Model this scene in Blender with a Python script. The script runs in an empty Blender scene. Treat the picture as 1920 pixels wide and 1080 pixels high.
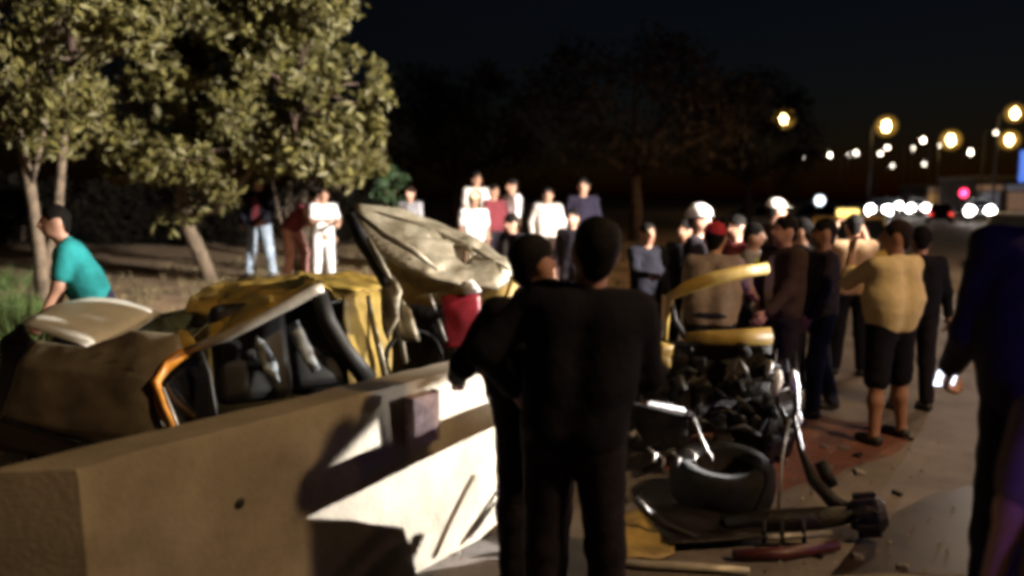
import bpy, bmesh, math, random
import numpy as np
from mathutils import Vector, Matrix, noise, geometry
random.seed(7)
np.random.seed(7)
R = math.radians
sc = bpy.context.scene
COL = sc.collection

# ------------------------------------------------------------------ camera
H, F, PITCH = 1.85, 1507.0, R(6.36)
cd = bpy.data.cameras.new('camera')
cd.sensor_width = 36.0
cd.lens = 36.0 * F / 1920.0
cd.clip_start = 0.05
cd.clip_end = 2000
cd.dof.use_dof = True
cd.dof.focus_distance = 4.6
cd.dof.aperture_fstop = 0.80
cam = bpy.data.objects.new('camera', cd)
COL.objects.link(cam)
cam.location = (0, 0, H)
cam.rotation_euler = (R(90) - PITCH, 0, 0)
sc.camera = cam

# ------------------------------------------------------------------ night sky and moon
w = bpy.data.worlds.new('World')
sc.world = w
w.use_nodes = True
nt = w.node_tree
bg = nt.nodes['Background']
sky = nt.nodes.new('ShaderNodeTexSky')
sky.sky_type = 'NISHITA'
sky.sun_disc = False
sky.sun_elevation = R(-2)
sky.ozone_density = 2.0
sky.sun_rotation = R(30)
sky.sun_intensity = 1.0
nt.links.new(sky.outputs[0], bg.inputs[0])
bg.inputs[1].default_value = 0.012
ml = bpy.data.lights.new('moon', 'SUN')
ml.energy = 0.012
ml.angle = R(0.5)
ml.color = (1.0, 0.93, 0.85)
mo = bpy.data.objects.new('moon', ml)
COL.objects.link(mo)
mo.rotation_euler = (R(40), 0, R(-30))

sc.view_settings.view_transform = 'Standard'
sc.view_settings.look = 'None'
sc.view_settings.exposure = 0.0
sc.view_settings.gamma = 1.0
sc.cycles.use_denoising = True
sc.cycles.max_bounces = 5
sc.cycles.sample_clamp_indirect = 3.0
sc.cycles.sample_clamp_direct = 0.0
sc.cycles.pixel_filter_type = 'GAUSSIAN'
sc.cycles.filter_width = 4.6

LAMP_AMBER = (1.0, 0.66, 0.34)
HEADLAMP_E = 12000.0      # beam of the rescue van standing right of the frame
FILL_FLOOD_E = 30000.0        # added floods above the rescue van, brightening bank and car
STREET_E = 3500.0        # near street lamp right of the photographer

# ------------------------------------------------------------------ helpers
def P(px, py, d):
    """world point seen at photo pixel (px, py) standing at distance y = d"""
    f = Vector((0, math.cos(PITCH), -math.sin(PITCH)))
    u = Vector((0, math.sin(PITCH), math.cos(PITCH)))
    r = f + Vector((1, 0, 0)) * ((px - 960) / F) + u * ((540 - py) / F)
    return Vector((0, 0, H)) + r * (d / r.y)

def G(px, py, z=0.0):
    f = Vector((0, math.cos(PITCH), -math.sin(PITCH)))
    u = Vector((0, math.sin(PITCH), math.cos(PITCH)))
    r = f + Vector((1, 0, 0)) * ((px - 960) / F) + u * ((540 - py) / F)
    return Vector((0, 0, H)) + r * ((z - H) / r.z)

RD = Vector((math.sin(R(27)), math.cos(R(27)), 0))      # road direction
RN = Vector((-math.cos(R(27)), math.sin(R(27)), 0))     # to the left of the road

def sstep(a, b, x):
    t = min(1, max(0, (x - a) / (b - a)))
    return t * t * (3 - 2 * t)

def terrain(x, y):
    s = RN.x * x + RN.y * y
    t = RD.x * x + RD.y * y
    z = 0.5 * sstep(4.4, 6.3, s) + 0.25 * sstep(12, 26, s)
    if s > 4.0:
        z += sstep(4.0, 6.0, s) * 0.05 * noise.noise(Vector((x * .6, y * .6, 3)))
    return z

def mat(name, col, rough=0.6, metal=0.0, var=0.25, scale=6.0, bump=0.0, bscale=40.0, col2=None, spec=0.5, sheen=0.0, trans=0.0, alpha=1.0):
    m = bpy.data.materials.new(name)
    m.use_nodes = True
    n = m.node_tree.nodes
    l = m.node_tree.links
    b = n['Principled BSDF']
    b.inputs['Roughness'].default_value = rough
    b.inputs['Metallic'].default_value = metal
    b.inputs['Specular IOR Level'].default_value = spec
    if sheen:
        b.inputs['Sheen Weight'].default_value = sheen
    if trans:
        b.inputs['Transmission Weight'].default_value = trans
    if alpha < 1:
        b.inputs['Alpha'].default_value = alpha
    tc = n.new('ShaderNodeTexCoord')
    no = n.new('ShaderNodeTexNoise')
    no.inputs['Scale'].default_value = scale
    no.inputs['Detail'].default_value = 6
    no.inputs['Roughness'].default_value = 0.65
    l.new(tc.outputs['Object'], no.inputs['Vector'])
    cr = n.new('ShaderNodeValToRGB')
    c2 = col2 if col2 else tuple(max(0, c * (1 - var * 1.6)) for c in col)
    cr.color_ramp.elements[0].position = 0.32
    cr.color_ramp.elements[1].position = 0.66
    cr.color_ramp.elements[0].color = (*c2, 1)
    cr.color_ramp.elements[1].color = (*[min(1, c * (1 + var * .5)) for c in col], 1)
    l.new(no.outputs['Fac'], cr.inputs['Fac'])
    l.new(cr.outputs['Color'], b.inputs['Base Color'])
    if bump:
        n2 = n.new('ShaderNodeTexNoise')
        n2.inputs['Scale'].default_value = bscale
        n2.inputs['Detail'].default_value = 8
        l.new(tc.outputs['Object'], n2.inputs['Vector'])
        bp = n.new('ShaderNodeBump')
        bp.inputs['Strength'].default_value = bump
        bp.inputs['Distance'].default_value = 0.02
        l.new(n2.outputs['Fac'], bp.inputs['Height'])
        l.new(bp.outputs['Normal'], b.inputs['Normal'])
    return m

def emit(name, col, strength):
    m = bpy.data.materials.new(name)
    m.use_nodes = True
    b = m.node_tree.nodes['Principled BSDF']
    b.inputs['Base Color'].default_value = (*[min(.9, c) for c in col], 1)
    b.inputs['Emission Color'].default_value = (*col, 1)
    b.inputs['Emission Strength'].default_value = strength
    return m

def tag(o, label=None, cat=None, group=None, kind=None):
    if label: o['label'] = label
    if cat: o['category'] = cat
    if group: o['group'] = group
    if kind: o['kind'] = kind
    return o

def empty(name, loc=(0, 0, 0), rz=0.0):
    o = bpy.data.objects.new(name, None)
    o.empty_display_size = 0.1
    COL.objects.link(o)
    o.location = loc
    o.rotation_euler = (0, 0, rz)
    return o

def mesh_obj(name, verts, faces, m, parent=None, smooth=True, local=True):
    """verts are world points when the parent is an Empty with a location (local=False) or local points (local=True)"""
    me = bpy.data.meshes.new(name)
    me.from_pydata([tuple(v) for v in verts], [], [tuple(f) for f in faces])
    me.update()
    if smooth:
        me.polygons.foreach_set('use_smooth', [True] * len(me.polygons))
    if m: me.materials.append(m)
    o = bpy.data.objects.new(name, me)
    COL.objects.link(o)
    if parent:
        o.parent = parent
        if not local:
            # cancel the offsets of the chain of parents (all of them unrotated here)
            off = Vector((0, 0, 0))
            p = parent
            while p:
                off += p.location
                p = p.parent
            o.location = -off
    return o

class MB:
    """collects simple shapes into one mesh"""
    def __init__(s):
        s.v = []
        s.f = []
    def add(s, v, f):
        k = len(s.v)
        s.v += [Vector(p) for p in v]
        s.f += [tuple(i + k for i in q) for q in f]
        return s
    def box(s, c, size, rot=None, bev=0.0):
        hx, hy, hz = [a / 2 for a in size]
        c = Vector(c)
        if bev <= 0:
            v = [(x, y, z) for x in (-hx, hx) for y in (-hy, hy) for z in (-hz, hz)]
            f = [(0, 1, 3, 2), (4, 6, 7, 5), (0, 4, 5, 1), (2, 3, 7, 6), (0, 2, 6, 4), (1, 5, 7, 3)]
        else:
            bm = bmesh.new()
            bmesh.ops.create_cube(bm, size=1)
            for q in bm.verts: q.co = Vector((q.co.x * size[0], q.co.y * size[1], q.co.z * size[2]))
            bmesh.ops.bevel(bm, geom=bm.edges[:], offset=bev, segments=2, affect='EDGES', profile=.5)
            bm.verts.index_update()
            v = [q.co.copy() for q in bm.verts]
            f = [[q.index for q in g.verts] for g in bm.faces]
            bm.free()
        v = [Vector(p) for p in v]
        if rot: v = [rot @ p for p in v]
        return s.add([p + c for p in v], f)
    def tube(s, pts, rad, n=8, flat=1.0, up=None):
        pts = [Vector(p) for p in pts]
        if not isinstance(rad, (list, tuple)): rad = [rad] * len(pts)
        k = len(s.v)
        up = Vector(up) if up else Vector((0.13, 0.21, 1))
        for i, p in enumerate(pts):
            a = pts[max(0, i - 1)]
            b = pts[min(len(pts) - 1, i + 1)]
            t = (b - a).normalized()
            x = t.cross(up)
            if x.length < 1e-3: x = t.cross(Vector((1, 0, 0)))
            x.normalize()
            y = x.cross(t)
            for j in range(n):
                an = 2 * math.pi * j / n
                s.v.append(p + (x * math.cos(an) * flat + y * math.sin(an)) * rad[i])
        for i in range(len(pts) - 1):
            for j in range(n):
                s.f.append((k + i * n + j, k + i * n + (j + 1) % n, k + (i + 1) * n + (j + 1) % n, k + (i + 1) * n + j))
        s.f.append(tuple(k + j for j in range(n))[::-1])
        s.f.append(tuple(k + (len(pts) - 1) * n + j for j in range(n)))
        return s
    def lathe(s, prof, c=(0, 0, 0), rot=None, n=20):
        """prof: (radius, height) pairs round local z"""
        k = len(s.v)
        c = Vector(c)
        for r, z in prof:
            for j in range(n):
                a = 2 * math.pi * j / n
                p = Vector((r * math.cos(a), r * math.sin(a), z))
                if rot: p = rot @ p
                s.v.append(p + c)
        for i in range(len(prof) - 1):
            for j in range(n):
                s.f.append((k + i * n + j, k + i * n + (j + 1) % n, k + (i + 1) * n + (j + 1) % n, k + (i + 1) * n + j))
        return s
    def ball(s, c, r, rot=None, n=10, m=6):
        r = r if isinstance(r, (tuple, list)) else (r, r, r)
        k = len(s.v)
        c = Vector(c)
        for i in range(m + 1):
            th = math.pi * i / m
            for j in range(n):
                a = 2 * math.pi * j / n
                p = Vector((r[0] * math.sin(th) * math.cos(a), r[1] * math.sin(th) * math.sin(a), r[2] * math.cos(th)))
                if rot: p = rot @ p
                s.v.append(p + c)
        for i in range(m):
            for j in range(n):
                s.f.append((k + i * n + j, k + (i + 1) * n + j, k + (i + 1) * n + (j + 1) % n, k + i * n + (j + 1) % n))
        return s
    def build(s, name, m, parent=None, smooth=True, local=True):
        return mesh_obj(name, s.v, s.f, m, parent, smooth, local)

def autosmooth(o, ang=35):
    me = o.data
    bm = bmesh.new()
    bm.from_mesh(me)
    for e in bm.edges:
        if len(e.link_faces) == 2 and e.calc_face_angle(0) > R(ang): e.smooth = False
    bm.to_mesh(me)
    bm.free()
    return o

def panel(name, poly, m, parent, thick=0.012, ridge=False, crumple=0.01, cscale=6.0, bulge=0.0, cuts=3, flip=False, seed=0, hole=None):
    """a sheet-metal panel from world corner points: filled, subdivided, dented, given thickness"""
    pts = [Vector(p) for p in poly]
    loops = [pts]
    if hole: loops.append([Vector(p) for p in hole])
    tris = geometry.tessellate_polygon(loops)
    flat = [p for lp in loops for p in lp]
    bm = bmesh.new()
    vs = [bm.verts.new(p) for p in flat]
    for t in tris:
        try: bm.faces.new([vs[i] for i in t])
        except ValueError: pass
    for _ in range(cuts):
        es = [e for e in bm.edges if e.calc_length() > 0.05]
        bmesh.ops.subdivide_edges(bm, edges=es, cuts=1, use_grid_fill=True)
        bmesh.ops.triangulate(bm, faces=[f for f in bm.faces if len(f.verts) > 3])
    bmesh.ops.recalc_face_normals(bm, faces=bm.faces[:])
    bm.normal_update()
    nrm = Vector((0, 0, 0))
    for f in bm.faces: nrm += f.normal * f.calc_area()
    nrm.normalize()
    view = Vector((0, 0, H)) - pts[0]
    if nrm.dot(view) < 0: nrm = -nrm
    bnd = [v.co.copy() for v in bm.verts if v.is_boundary]
    for v in bm.verts:
        o = Vector((seed * 7.3, seed * 3.1, 0))
        d = crumple * (noise.noise(v.co * cscale + o) + 0.5 * noise.noise(v.co * cscale * 2.3 + o))
        if ridge:
            d = crumple * (1 - 2.6 * abs(noise.noise(v.co * cscale + o)) + .5 * (1 - 2.6 * abs(noise.noise(v.co * cscale * 2.1 - o))))
        if bulge and not v.is_boundary:
            q = min((v.co - b).length for b in bnd)
            d += bulge * (1 - math.exp(-q / 0.09))
        v.co += nrm * d
    me = bpy.data.meshes.new(name)
    bm.to_mesh(me)
    bm.free()
    me.polygons.foreach_set('use_smooth', [True] * len(me.polygons))
    me.materials.append(m)
    o = bpy.data.objects.new(name, me)
    COL.objects.link(o)
    if parent:
        o.parent = parent
        off = Vector((0, 0, 0))
        p = parent
        while p:
            off += p.location
            p = p.parent
        o.location = -off
    so = o.modifiers.new('thickness', 'SOLIDIFY')
    so.thickness = thick
    so.offset = 0
    return o

def PX(lst): return [P(*q) for q in lst]

# ------------------------------------------------------------------ materials
M = {}
M['asphalt'] = mat('asphalt', (0.165, 0.138, 0.118), .75, var=.35, scale=1.3, bump=.5, bscale=90)
M['earth'] = mat('dry_earth', (0.26, 0.17, 0.092), .95, var=.4, scale=1.7, bump=.8, bscale=14, col2=(.12, .075, .042))
M['stain'] = mat('red_soil', (0.16, 0.058, 0.034), .8, var=.5, scale=3.5, bump=.5, bscale=30, col2=(.07, .03, .02))
M['concrete'] = mat('concrete', (0.25, 0.215, 0.165), .9, var=.3, scale=2.2, bump=.25, bscale=45, col2=(.15, .125, .09))
M['grass'] = mat('dry_grass', (0.20, 0.16, 0.08), .9, var=.5, scale=2)
M['green_grass'] = mat('green_grass', (0.08, 0.13, 0.03), .8, var=.4, scale=3)
M['leaf'] = mat('olive_leaf', (0.104, 0.092, 0.020), .6, var=.7, scale=4, col2=(.032, .026, .009))
M['leaf2'] = mat('dark_leaf', (0.075, 0.05, 0.03), .7, var=.6, scale=.5)
M['leaf4'] = mat('added_hedge_leaf', (0.012, 0.010, 0.007), .9, spec=.1, var=.5, scale=1)  # near-black so the added leaf row stays dark
M['leaf3'] = mat('shrub_leaf', (0.04, 0.085, 0.028), .6, var=.5, scale=4)
M['bark'] = mat('bark', (0.17, 0.125, 0.085), .9, var=.4, scale=9, bump=.9, bscale=30)
M['bark2'] = mat('dark_bark', (0.12, 0.075, 0.055), .9, var=.4, scale=6, bump=.6, bscale=20)
M['yellow'] = mat('yellow_paint', (0.35, 0.23, 0.04), .5, var=.3, scale=4, bump=.08, bscale=18, col2=(.15, .095, .025))
M['yellow_dirty'] = mat('dusty_yellow_paint', (0.40, 0.27, 0.07), .55, var=.5, scale=5, bump=.1, bscale=22, col2=(.16, .11, .05))
M['orange'] = mat('orange_edge', (0.52, 0.20, 0.02), .4, var=.25, scale=6)
M['cream'] = mat('cream_lid', (0.74, 0.72, 0.65), .42, var=.12, scale=4, bump=.06, bscale=20)  # boot lid paler than the yellow body
M['bare'] = mat('bare_metal', (0.27, 0.245, 0.185), .5, metal=.25, var=.4, scale=7, bump=.25, bscale=25, col2=(.17, .14, .09))
M['body_side'] = mat('drab_side', (0.23, 0.19, 0.13), .5, var=.3, scale=3, bump=.1, bscale=30)  # drab grey-brown of the quarter panel
M['rail'] = mat('grey_trim', (0.50, 0.46, 0.39), .4, metal=.3, var=.2, scale=8)
M['black'] = mat('black_plastic', (0.007, 0.0065, 0.0065), .6, var=.3, scale=8)
M['engine'] = mat('greasy_metal', (0.016, 0.012, 0.010), .55, metal=.2, spec=.3, var=.6, scale=9, bump=.5, bscale=40)
M['steel'] = mat('scratched_steel', (0.26, 0.24, 0.22), .5, metal=.5, var=.4, scale=12, bump=.2, bscale=40)
M['tyre'] = mat('rubber', (0.011, 0.010, 0.009), .9, spec=.2, var=.3, scale=14, bump=.4, bscale=60)
M['glass_dark'] = mat('dark_glass', (0.012, 0.014, 0.018), .12, var=.2, scale=3, spec=.6)
M['red_dark'] = mat('dark_red_plastic', (0.07, 0.009, 0.010), .5, var=.4, scale=6)
M['redpart'] = mat('red_plastic', (0.22, 0.010, 0.022), .4, var=.35, scale=6)
M['whiteplast'] = mat('white_plastic', (0.78, 0.76, 0.74), .35, var=.08, scale=8)
M['hanging_cloth'] = mat('pale_hanging_cloth', (0.50, 0.56, 0.60), .85, var=.3, scale=6, bump=.5, bscale=12)
M['pinkplate'] = mat('faded_pink_plate', (0.42, 0.31, 0.31), .55, var=.4, scale=14, bump=.2, bscale=30, col2=(.20, .12, .12))
M['pole'] = mat('galvanised_pole', (0.05, 0.045, 0.04), .6, metal=.2, var=.2, scale=3)
M['lamp_housing'] = mat('lamp_housing', (0.12, 0.11, 0.10), .5, var=.2)
M['hair'] = mat('black_hair', (0.006, 0.0045, 0.004), .7, spec=.12, var=.4, scale=30, bump=.6, bscale=90)
M['hair2'] = mat('brown_hair', (0.02, 0.010, 0.007), .7, spec=.12, var=.4, scale=30, bump=.6, bscale=90)
M['skin'] = mat('skin', (0.46, 0.25, 0.17), .5, var=.12, scale=10)
M['skin2'] = mat('tan_skin', (0.33, 0.165, 0.10), .5, var=.12, scale=10)
M['eye'] = mat('eye', (0.02, 0.014, 0.012), .2, var=.1)
M['lip'] = mat('lip', (0.28, 0.10, 0.08), .5, var=.1)
M['shoe'] = mat('black_shoe', (0.02, 0.017, 0.015), .45, var=.3)
def cloth(name, c, var=.2, **k): M[name] = mat(name, c, .92, var=var, scale=5, bump=.35, bscale=26, spec=.15, **k)
cloth('black_cloth', (0.0085, 0.008, 0.013))
cloth('charcoal_cloth', (0.016, 0.013, 0.018))
cloth('navy_cloth', (0.022, 0.017, 0.030))
cloth('deep_navy_cloth', (0.022, 0.018, 0.034))
cloth('white_cloth', (0.78, 0.76, 0.76), .06)
cloth('offwhite_cloth', (0.62, 0.57, 0.53), .1)
cloth('grey_cloth', (0.30, 0.29, 0.31))
cloth('beige_cloth', (0.66, 0.53, 0.30), .12)
cloth('tan_cloth', (0.45, 0.29, 0.17))
cloth('teal_cloth', (0.025, 0.26, 0.27))
cloth('jeans_cloth', (0.36, 0.43, 0.53), .3)
cloth('dark_jeans', (0.025, 0.03, 0.055), .3)
cloth('brown_cloth', (0.05, 0.030, 0.024))
cloth('maroon_cloth', (0.14, 0.028, 0.035))
cloth('mauve_cloth', (0.34, 0.27, 0.25))
cloth('pink_cloth', (0.42, 0.22, 0.20))
cloth('pale_blue_cloth', (0.52, 0.62, 0.68), .15)
cloth('red_cap', (0.36, 0.03, 0.035))
cloth('cream_cap', (0.66, 0.58, 0.34), .1)
cloth('khaki_cloth', (0.20, 0.14, 0.09))
cloth('vest_lime', (0.45, 0.55, 0.05), .1)

# ------------------------------------------------------------------ people: bodies grown as one smooth surface
def surface_nets(f, org, h):
    s = f < 0
    nx, ny, nz = f.shape
    c = [s[i:nx - 1 + i, j:ny - 1 + j, k:nz - 1 + k] for i in (0, 1) for j in (0, 1) for k in (0, 1)]
    cnt = np.zeros(c[0].shape, np.int8)
    for q in c: cnt += q
    act = (cnt > 0) & (cnt < 8)
    ids = -np.ones(act.shape, np.int64)
    idx = np.argwhere(act)
    if len(idx) == 0: return np.zeros((0, 3)), np.zeros((0, 4), int)
    ids[act] = np.arange(len(idx))
    corners = [(i, j, k) for i in (0, 1) for j in (0, 1) for k in (0, 1)]
    acc = np.zeros((len(idx), 3))
    n = np.zeros(len(idx))
    for a in range(8):
        for b in range(a + 1, 8):
            ca, cb = np.array(corners[a]), np.array(corners[b])
            if np.abs(ca - cb).sum() != 1: continue
            fa = f[tuple((idx + ca).T)]
            fb = f[tuple((idx + cb).T)]
            m = (fa < 0) != (fb < 0)
            t = np.where(m, fa / np.where(m, fa - fb, 1), 0)
            acc += m[:, None] * (ca + t[:, None] * (cb - ca))
            n += m
    v = (idx + acc / n[:, None]) * h + org
    quads = []
    for ax in range(3):
        sl0 = [slice(None)] * 3
        sl1 = [slice(None)] * 3
        sl0[ax] = slice(0, -1)
        sl1[ax] = slice(1, None)
        a, b = s[tuple(sl0)], s[tuple(sl1)]
        e = np.argwhere(a != b)
        o1, o2 = [(1, 2), (2, 0), (0, 1)][ax]
        e = e[(e[:, o1] > 0) & (e[:, o2] > 0) & (e[:, o1] < f.shape[o1] - 1) & (e[:, o2] < f.shape[o2] - 1)]
        if len(e) == 0: continue
        d1 = np.zeros(3, int); d1[o1] = 1
        d2 = np.zeros(3, int); d2[o2] = 1
        q = np.stack([ids[tuple((e - d1 - d2).T)], ids[tuple((e - d2).T)], ids[tuple(e.T)], ids[tuple((e - d1).T)]], 1)
        inside = s[tuple(e.T)]
        q[~inside] = q[~inside][:, ::-1]
        quads.append(q)
    q = np.concatenate(quads)
    return v, q

def sdf_mesh(prims, h, k=0.03, wr=0.0, wseed=0.0, cut=None):
    """prims: ('c', a, b, ra, rb) tapered capsule, ('e', centre, radii, rot) ellipsoid, ('-e', ...) carved away"""
    lo = np.full(3, 1e9)
    hi = -lo
    for p in prims:
        if p[0] == '-e': continue
        if p[0] == 'c':
            r = max(p[3], p[4])
            for q in (p[1], p[2]):
                lo = np.minimum(lo, np.array(q) - r); hi = np.maximum(hi, np.array(q) + r)
        else:
            r = max(p[2])
            lo = np.minimum(lo, np.array(p[1]) - r); hi = np.maximum(hi, np.array(p[1]) + r)
    lo -= 3 * h
    hi += 3 * h
    n = np.ceil((hi - lo) / h).astype(int) + 1
    f = np.full(n, 0.25)
    ax = [lo[i] + h * np.arange(n[i]) for i in range(3)]
    for p in prims:
        if p[0] == 'c':
            a, b = np.array(p[1], float), np.array(p[2], float)
            r = max(p[3], p[4]) + k + 2 * h
            bl, bh = np.minimum(a, b) - r, np.maximum(a, b) + r
        else:
            a = np.array(p[1], float)
            r = max(p[2]) + k + 2 * h
            bl, bh = a - r, a + r
        i0 = np.clip(np.floor((bl - lo) / h).astype(int), 0, n - 1)
        i1 = np.clip(np.ceil((bh - lo) / h).astype(int) + 1, 1, n)
        X, Y, Z = np.meshgrid(ax[0][i0[0]:i1[0]], ax[1][i0[1]:i1[1]], ax[2][i0[2]:i1[2]], indexing='ij')
        if p[0] == 'c':
            d = b - a
            L = max(1e-9, d @ d)
            t = np.clip(((X - a[0]) * d[0] + (Y - a[1]) * d[1] + (Z - a[2]) * d[2]) / L, 0, 1)
            g = np.sqrt((X - a[0] - t * d[0]) ** 2 + (Y - a[1] - t * d[1]) ** 2 + (Z - a[2] - t * d[2]) ** 2) - (p[3] + t * (p[4] - p[3]))
        else:
            rr = np.array(p[2], float)
            Rm = np.array(p[3]) if len(p) > 3 and p[3] is not None else np.eye(3)
            q = [Rm[0, i] * (X - a[0]) + Rm[1, i] * (Y - a[1]) + Rm[2, i] * (Z - a[2]) for i in range(3)]
            k0 = np.sqrt(sum((q[i] / rr[i]) ** 2 for i in range(3)))
            g = (k0 - 1) * rr.min()
        sub = f[i0[0]:i1[0], i0[1]:i1[1], i0[2]:i1[2]]
        if p[0] == '-e':
            sub[...] = np.maximum(sub, -g)
        else:
            hh = np.maximum(k - np.abs(sub - g), 0) / k
            sub[...] = np.minimum(sub, g) - hh * hh * k / 4
    if wr or cut:
        X, Y, Z = np.meshgrid(*ax, indexing='ij')
        if wr:
            s = wseed
            f += wr * (np.sin(X * 38 + Z * 17 + s) * np.sin(Z * 31 - Y * 21 + 2 * s) + .6 * np.sin(Z * 58 + X * 25 + 3 * s + 2 * np.sin(Y * 18)))
        if cut:
            for (pt, nr) in cut:
                pt, nr = np.array(pt), np.array(nr)
                f = np.maximum(f, (X - pt[0]) * nr[0] + (Y - pt[1]) * nr[1] + (Z - pt[2]) * nr[2])
    return surface_nets(f, lo, h)

def rotx(a): return np.array([[1, 0, 0], [0, math.cos(a), -math.sin(a)], [0, math.sin(a), math.cos(a)]])
def rotz(a): return np.array([[math.cos(a), -math.sin(a), 0], [math.sin(a), math.cos(a), 0], [0, 0, 1]])
def nrm(v):
    v = np.array(v, float)
    return v / max(1e-9, np.linalg.norm(v))

_ball = None
def face_bit(name, c, r, Rm, m, parent):
    b = MB().ball((0, 0, 0), r, n=8, m=5)
    mt = Matrix([list(x) for x in Rm])
    b.v = [mt @ v + Vector(c) for v in b.v]
    return b.build(name, m, parent)

def hand(w, d, n, s, sc_, curl=.5, h=.007):
    """palm, four bent fingers of different length, thumb leaving the side of the palm"""
    w, d, n, s = np.array(w), nrm(d), nrm(n), nrm(s)
    pr = []
    for o in (-.028, -.009, .010, .028):
        pr.append(('c', w + s * o * .75 * sc_, w + (d * .088 + s * o) * sc_, .0135 * sc_, .012 * sc_))
    for o, L in ((-.030, .062), (-.010, .076), (.010, .080), (.030, .072)):
        p = w + (d * .090 + s * o) * sc_
        a = .2
        for seg, rr in ((.45, .0098), (.32, .009), (.23, .008)):
            a += curl * .8
            q = p + (d * math.cos(a) + n * math.sin(a)) * L * seg * 1.15 * sc_
            pr.append(('c', p, q, rr * sc_, rr * .92 * sc_))
            p = q
    p = w + (d * .022 + s * .026) * sc_
    q = p + (d * .032 + s * .024 + n * .012) * sc_
    pr.append(('c', p, q, .013 * sc_, .011 * sc_))
    q2 = q + (d * .03 + s * .004 + n * .014) * sc_
    pr.append(('c', q, q2, .011 * sc_, .009 * sc_))
    return sdf_mesh(pr, h * sc_, k=.008)

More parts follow.
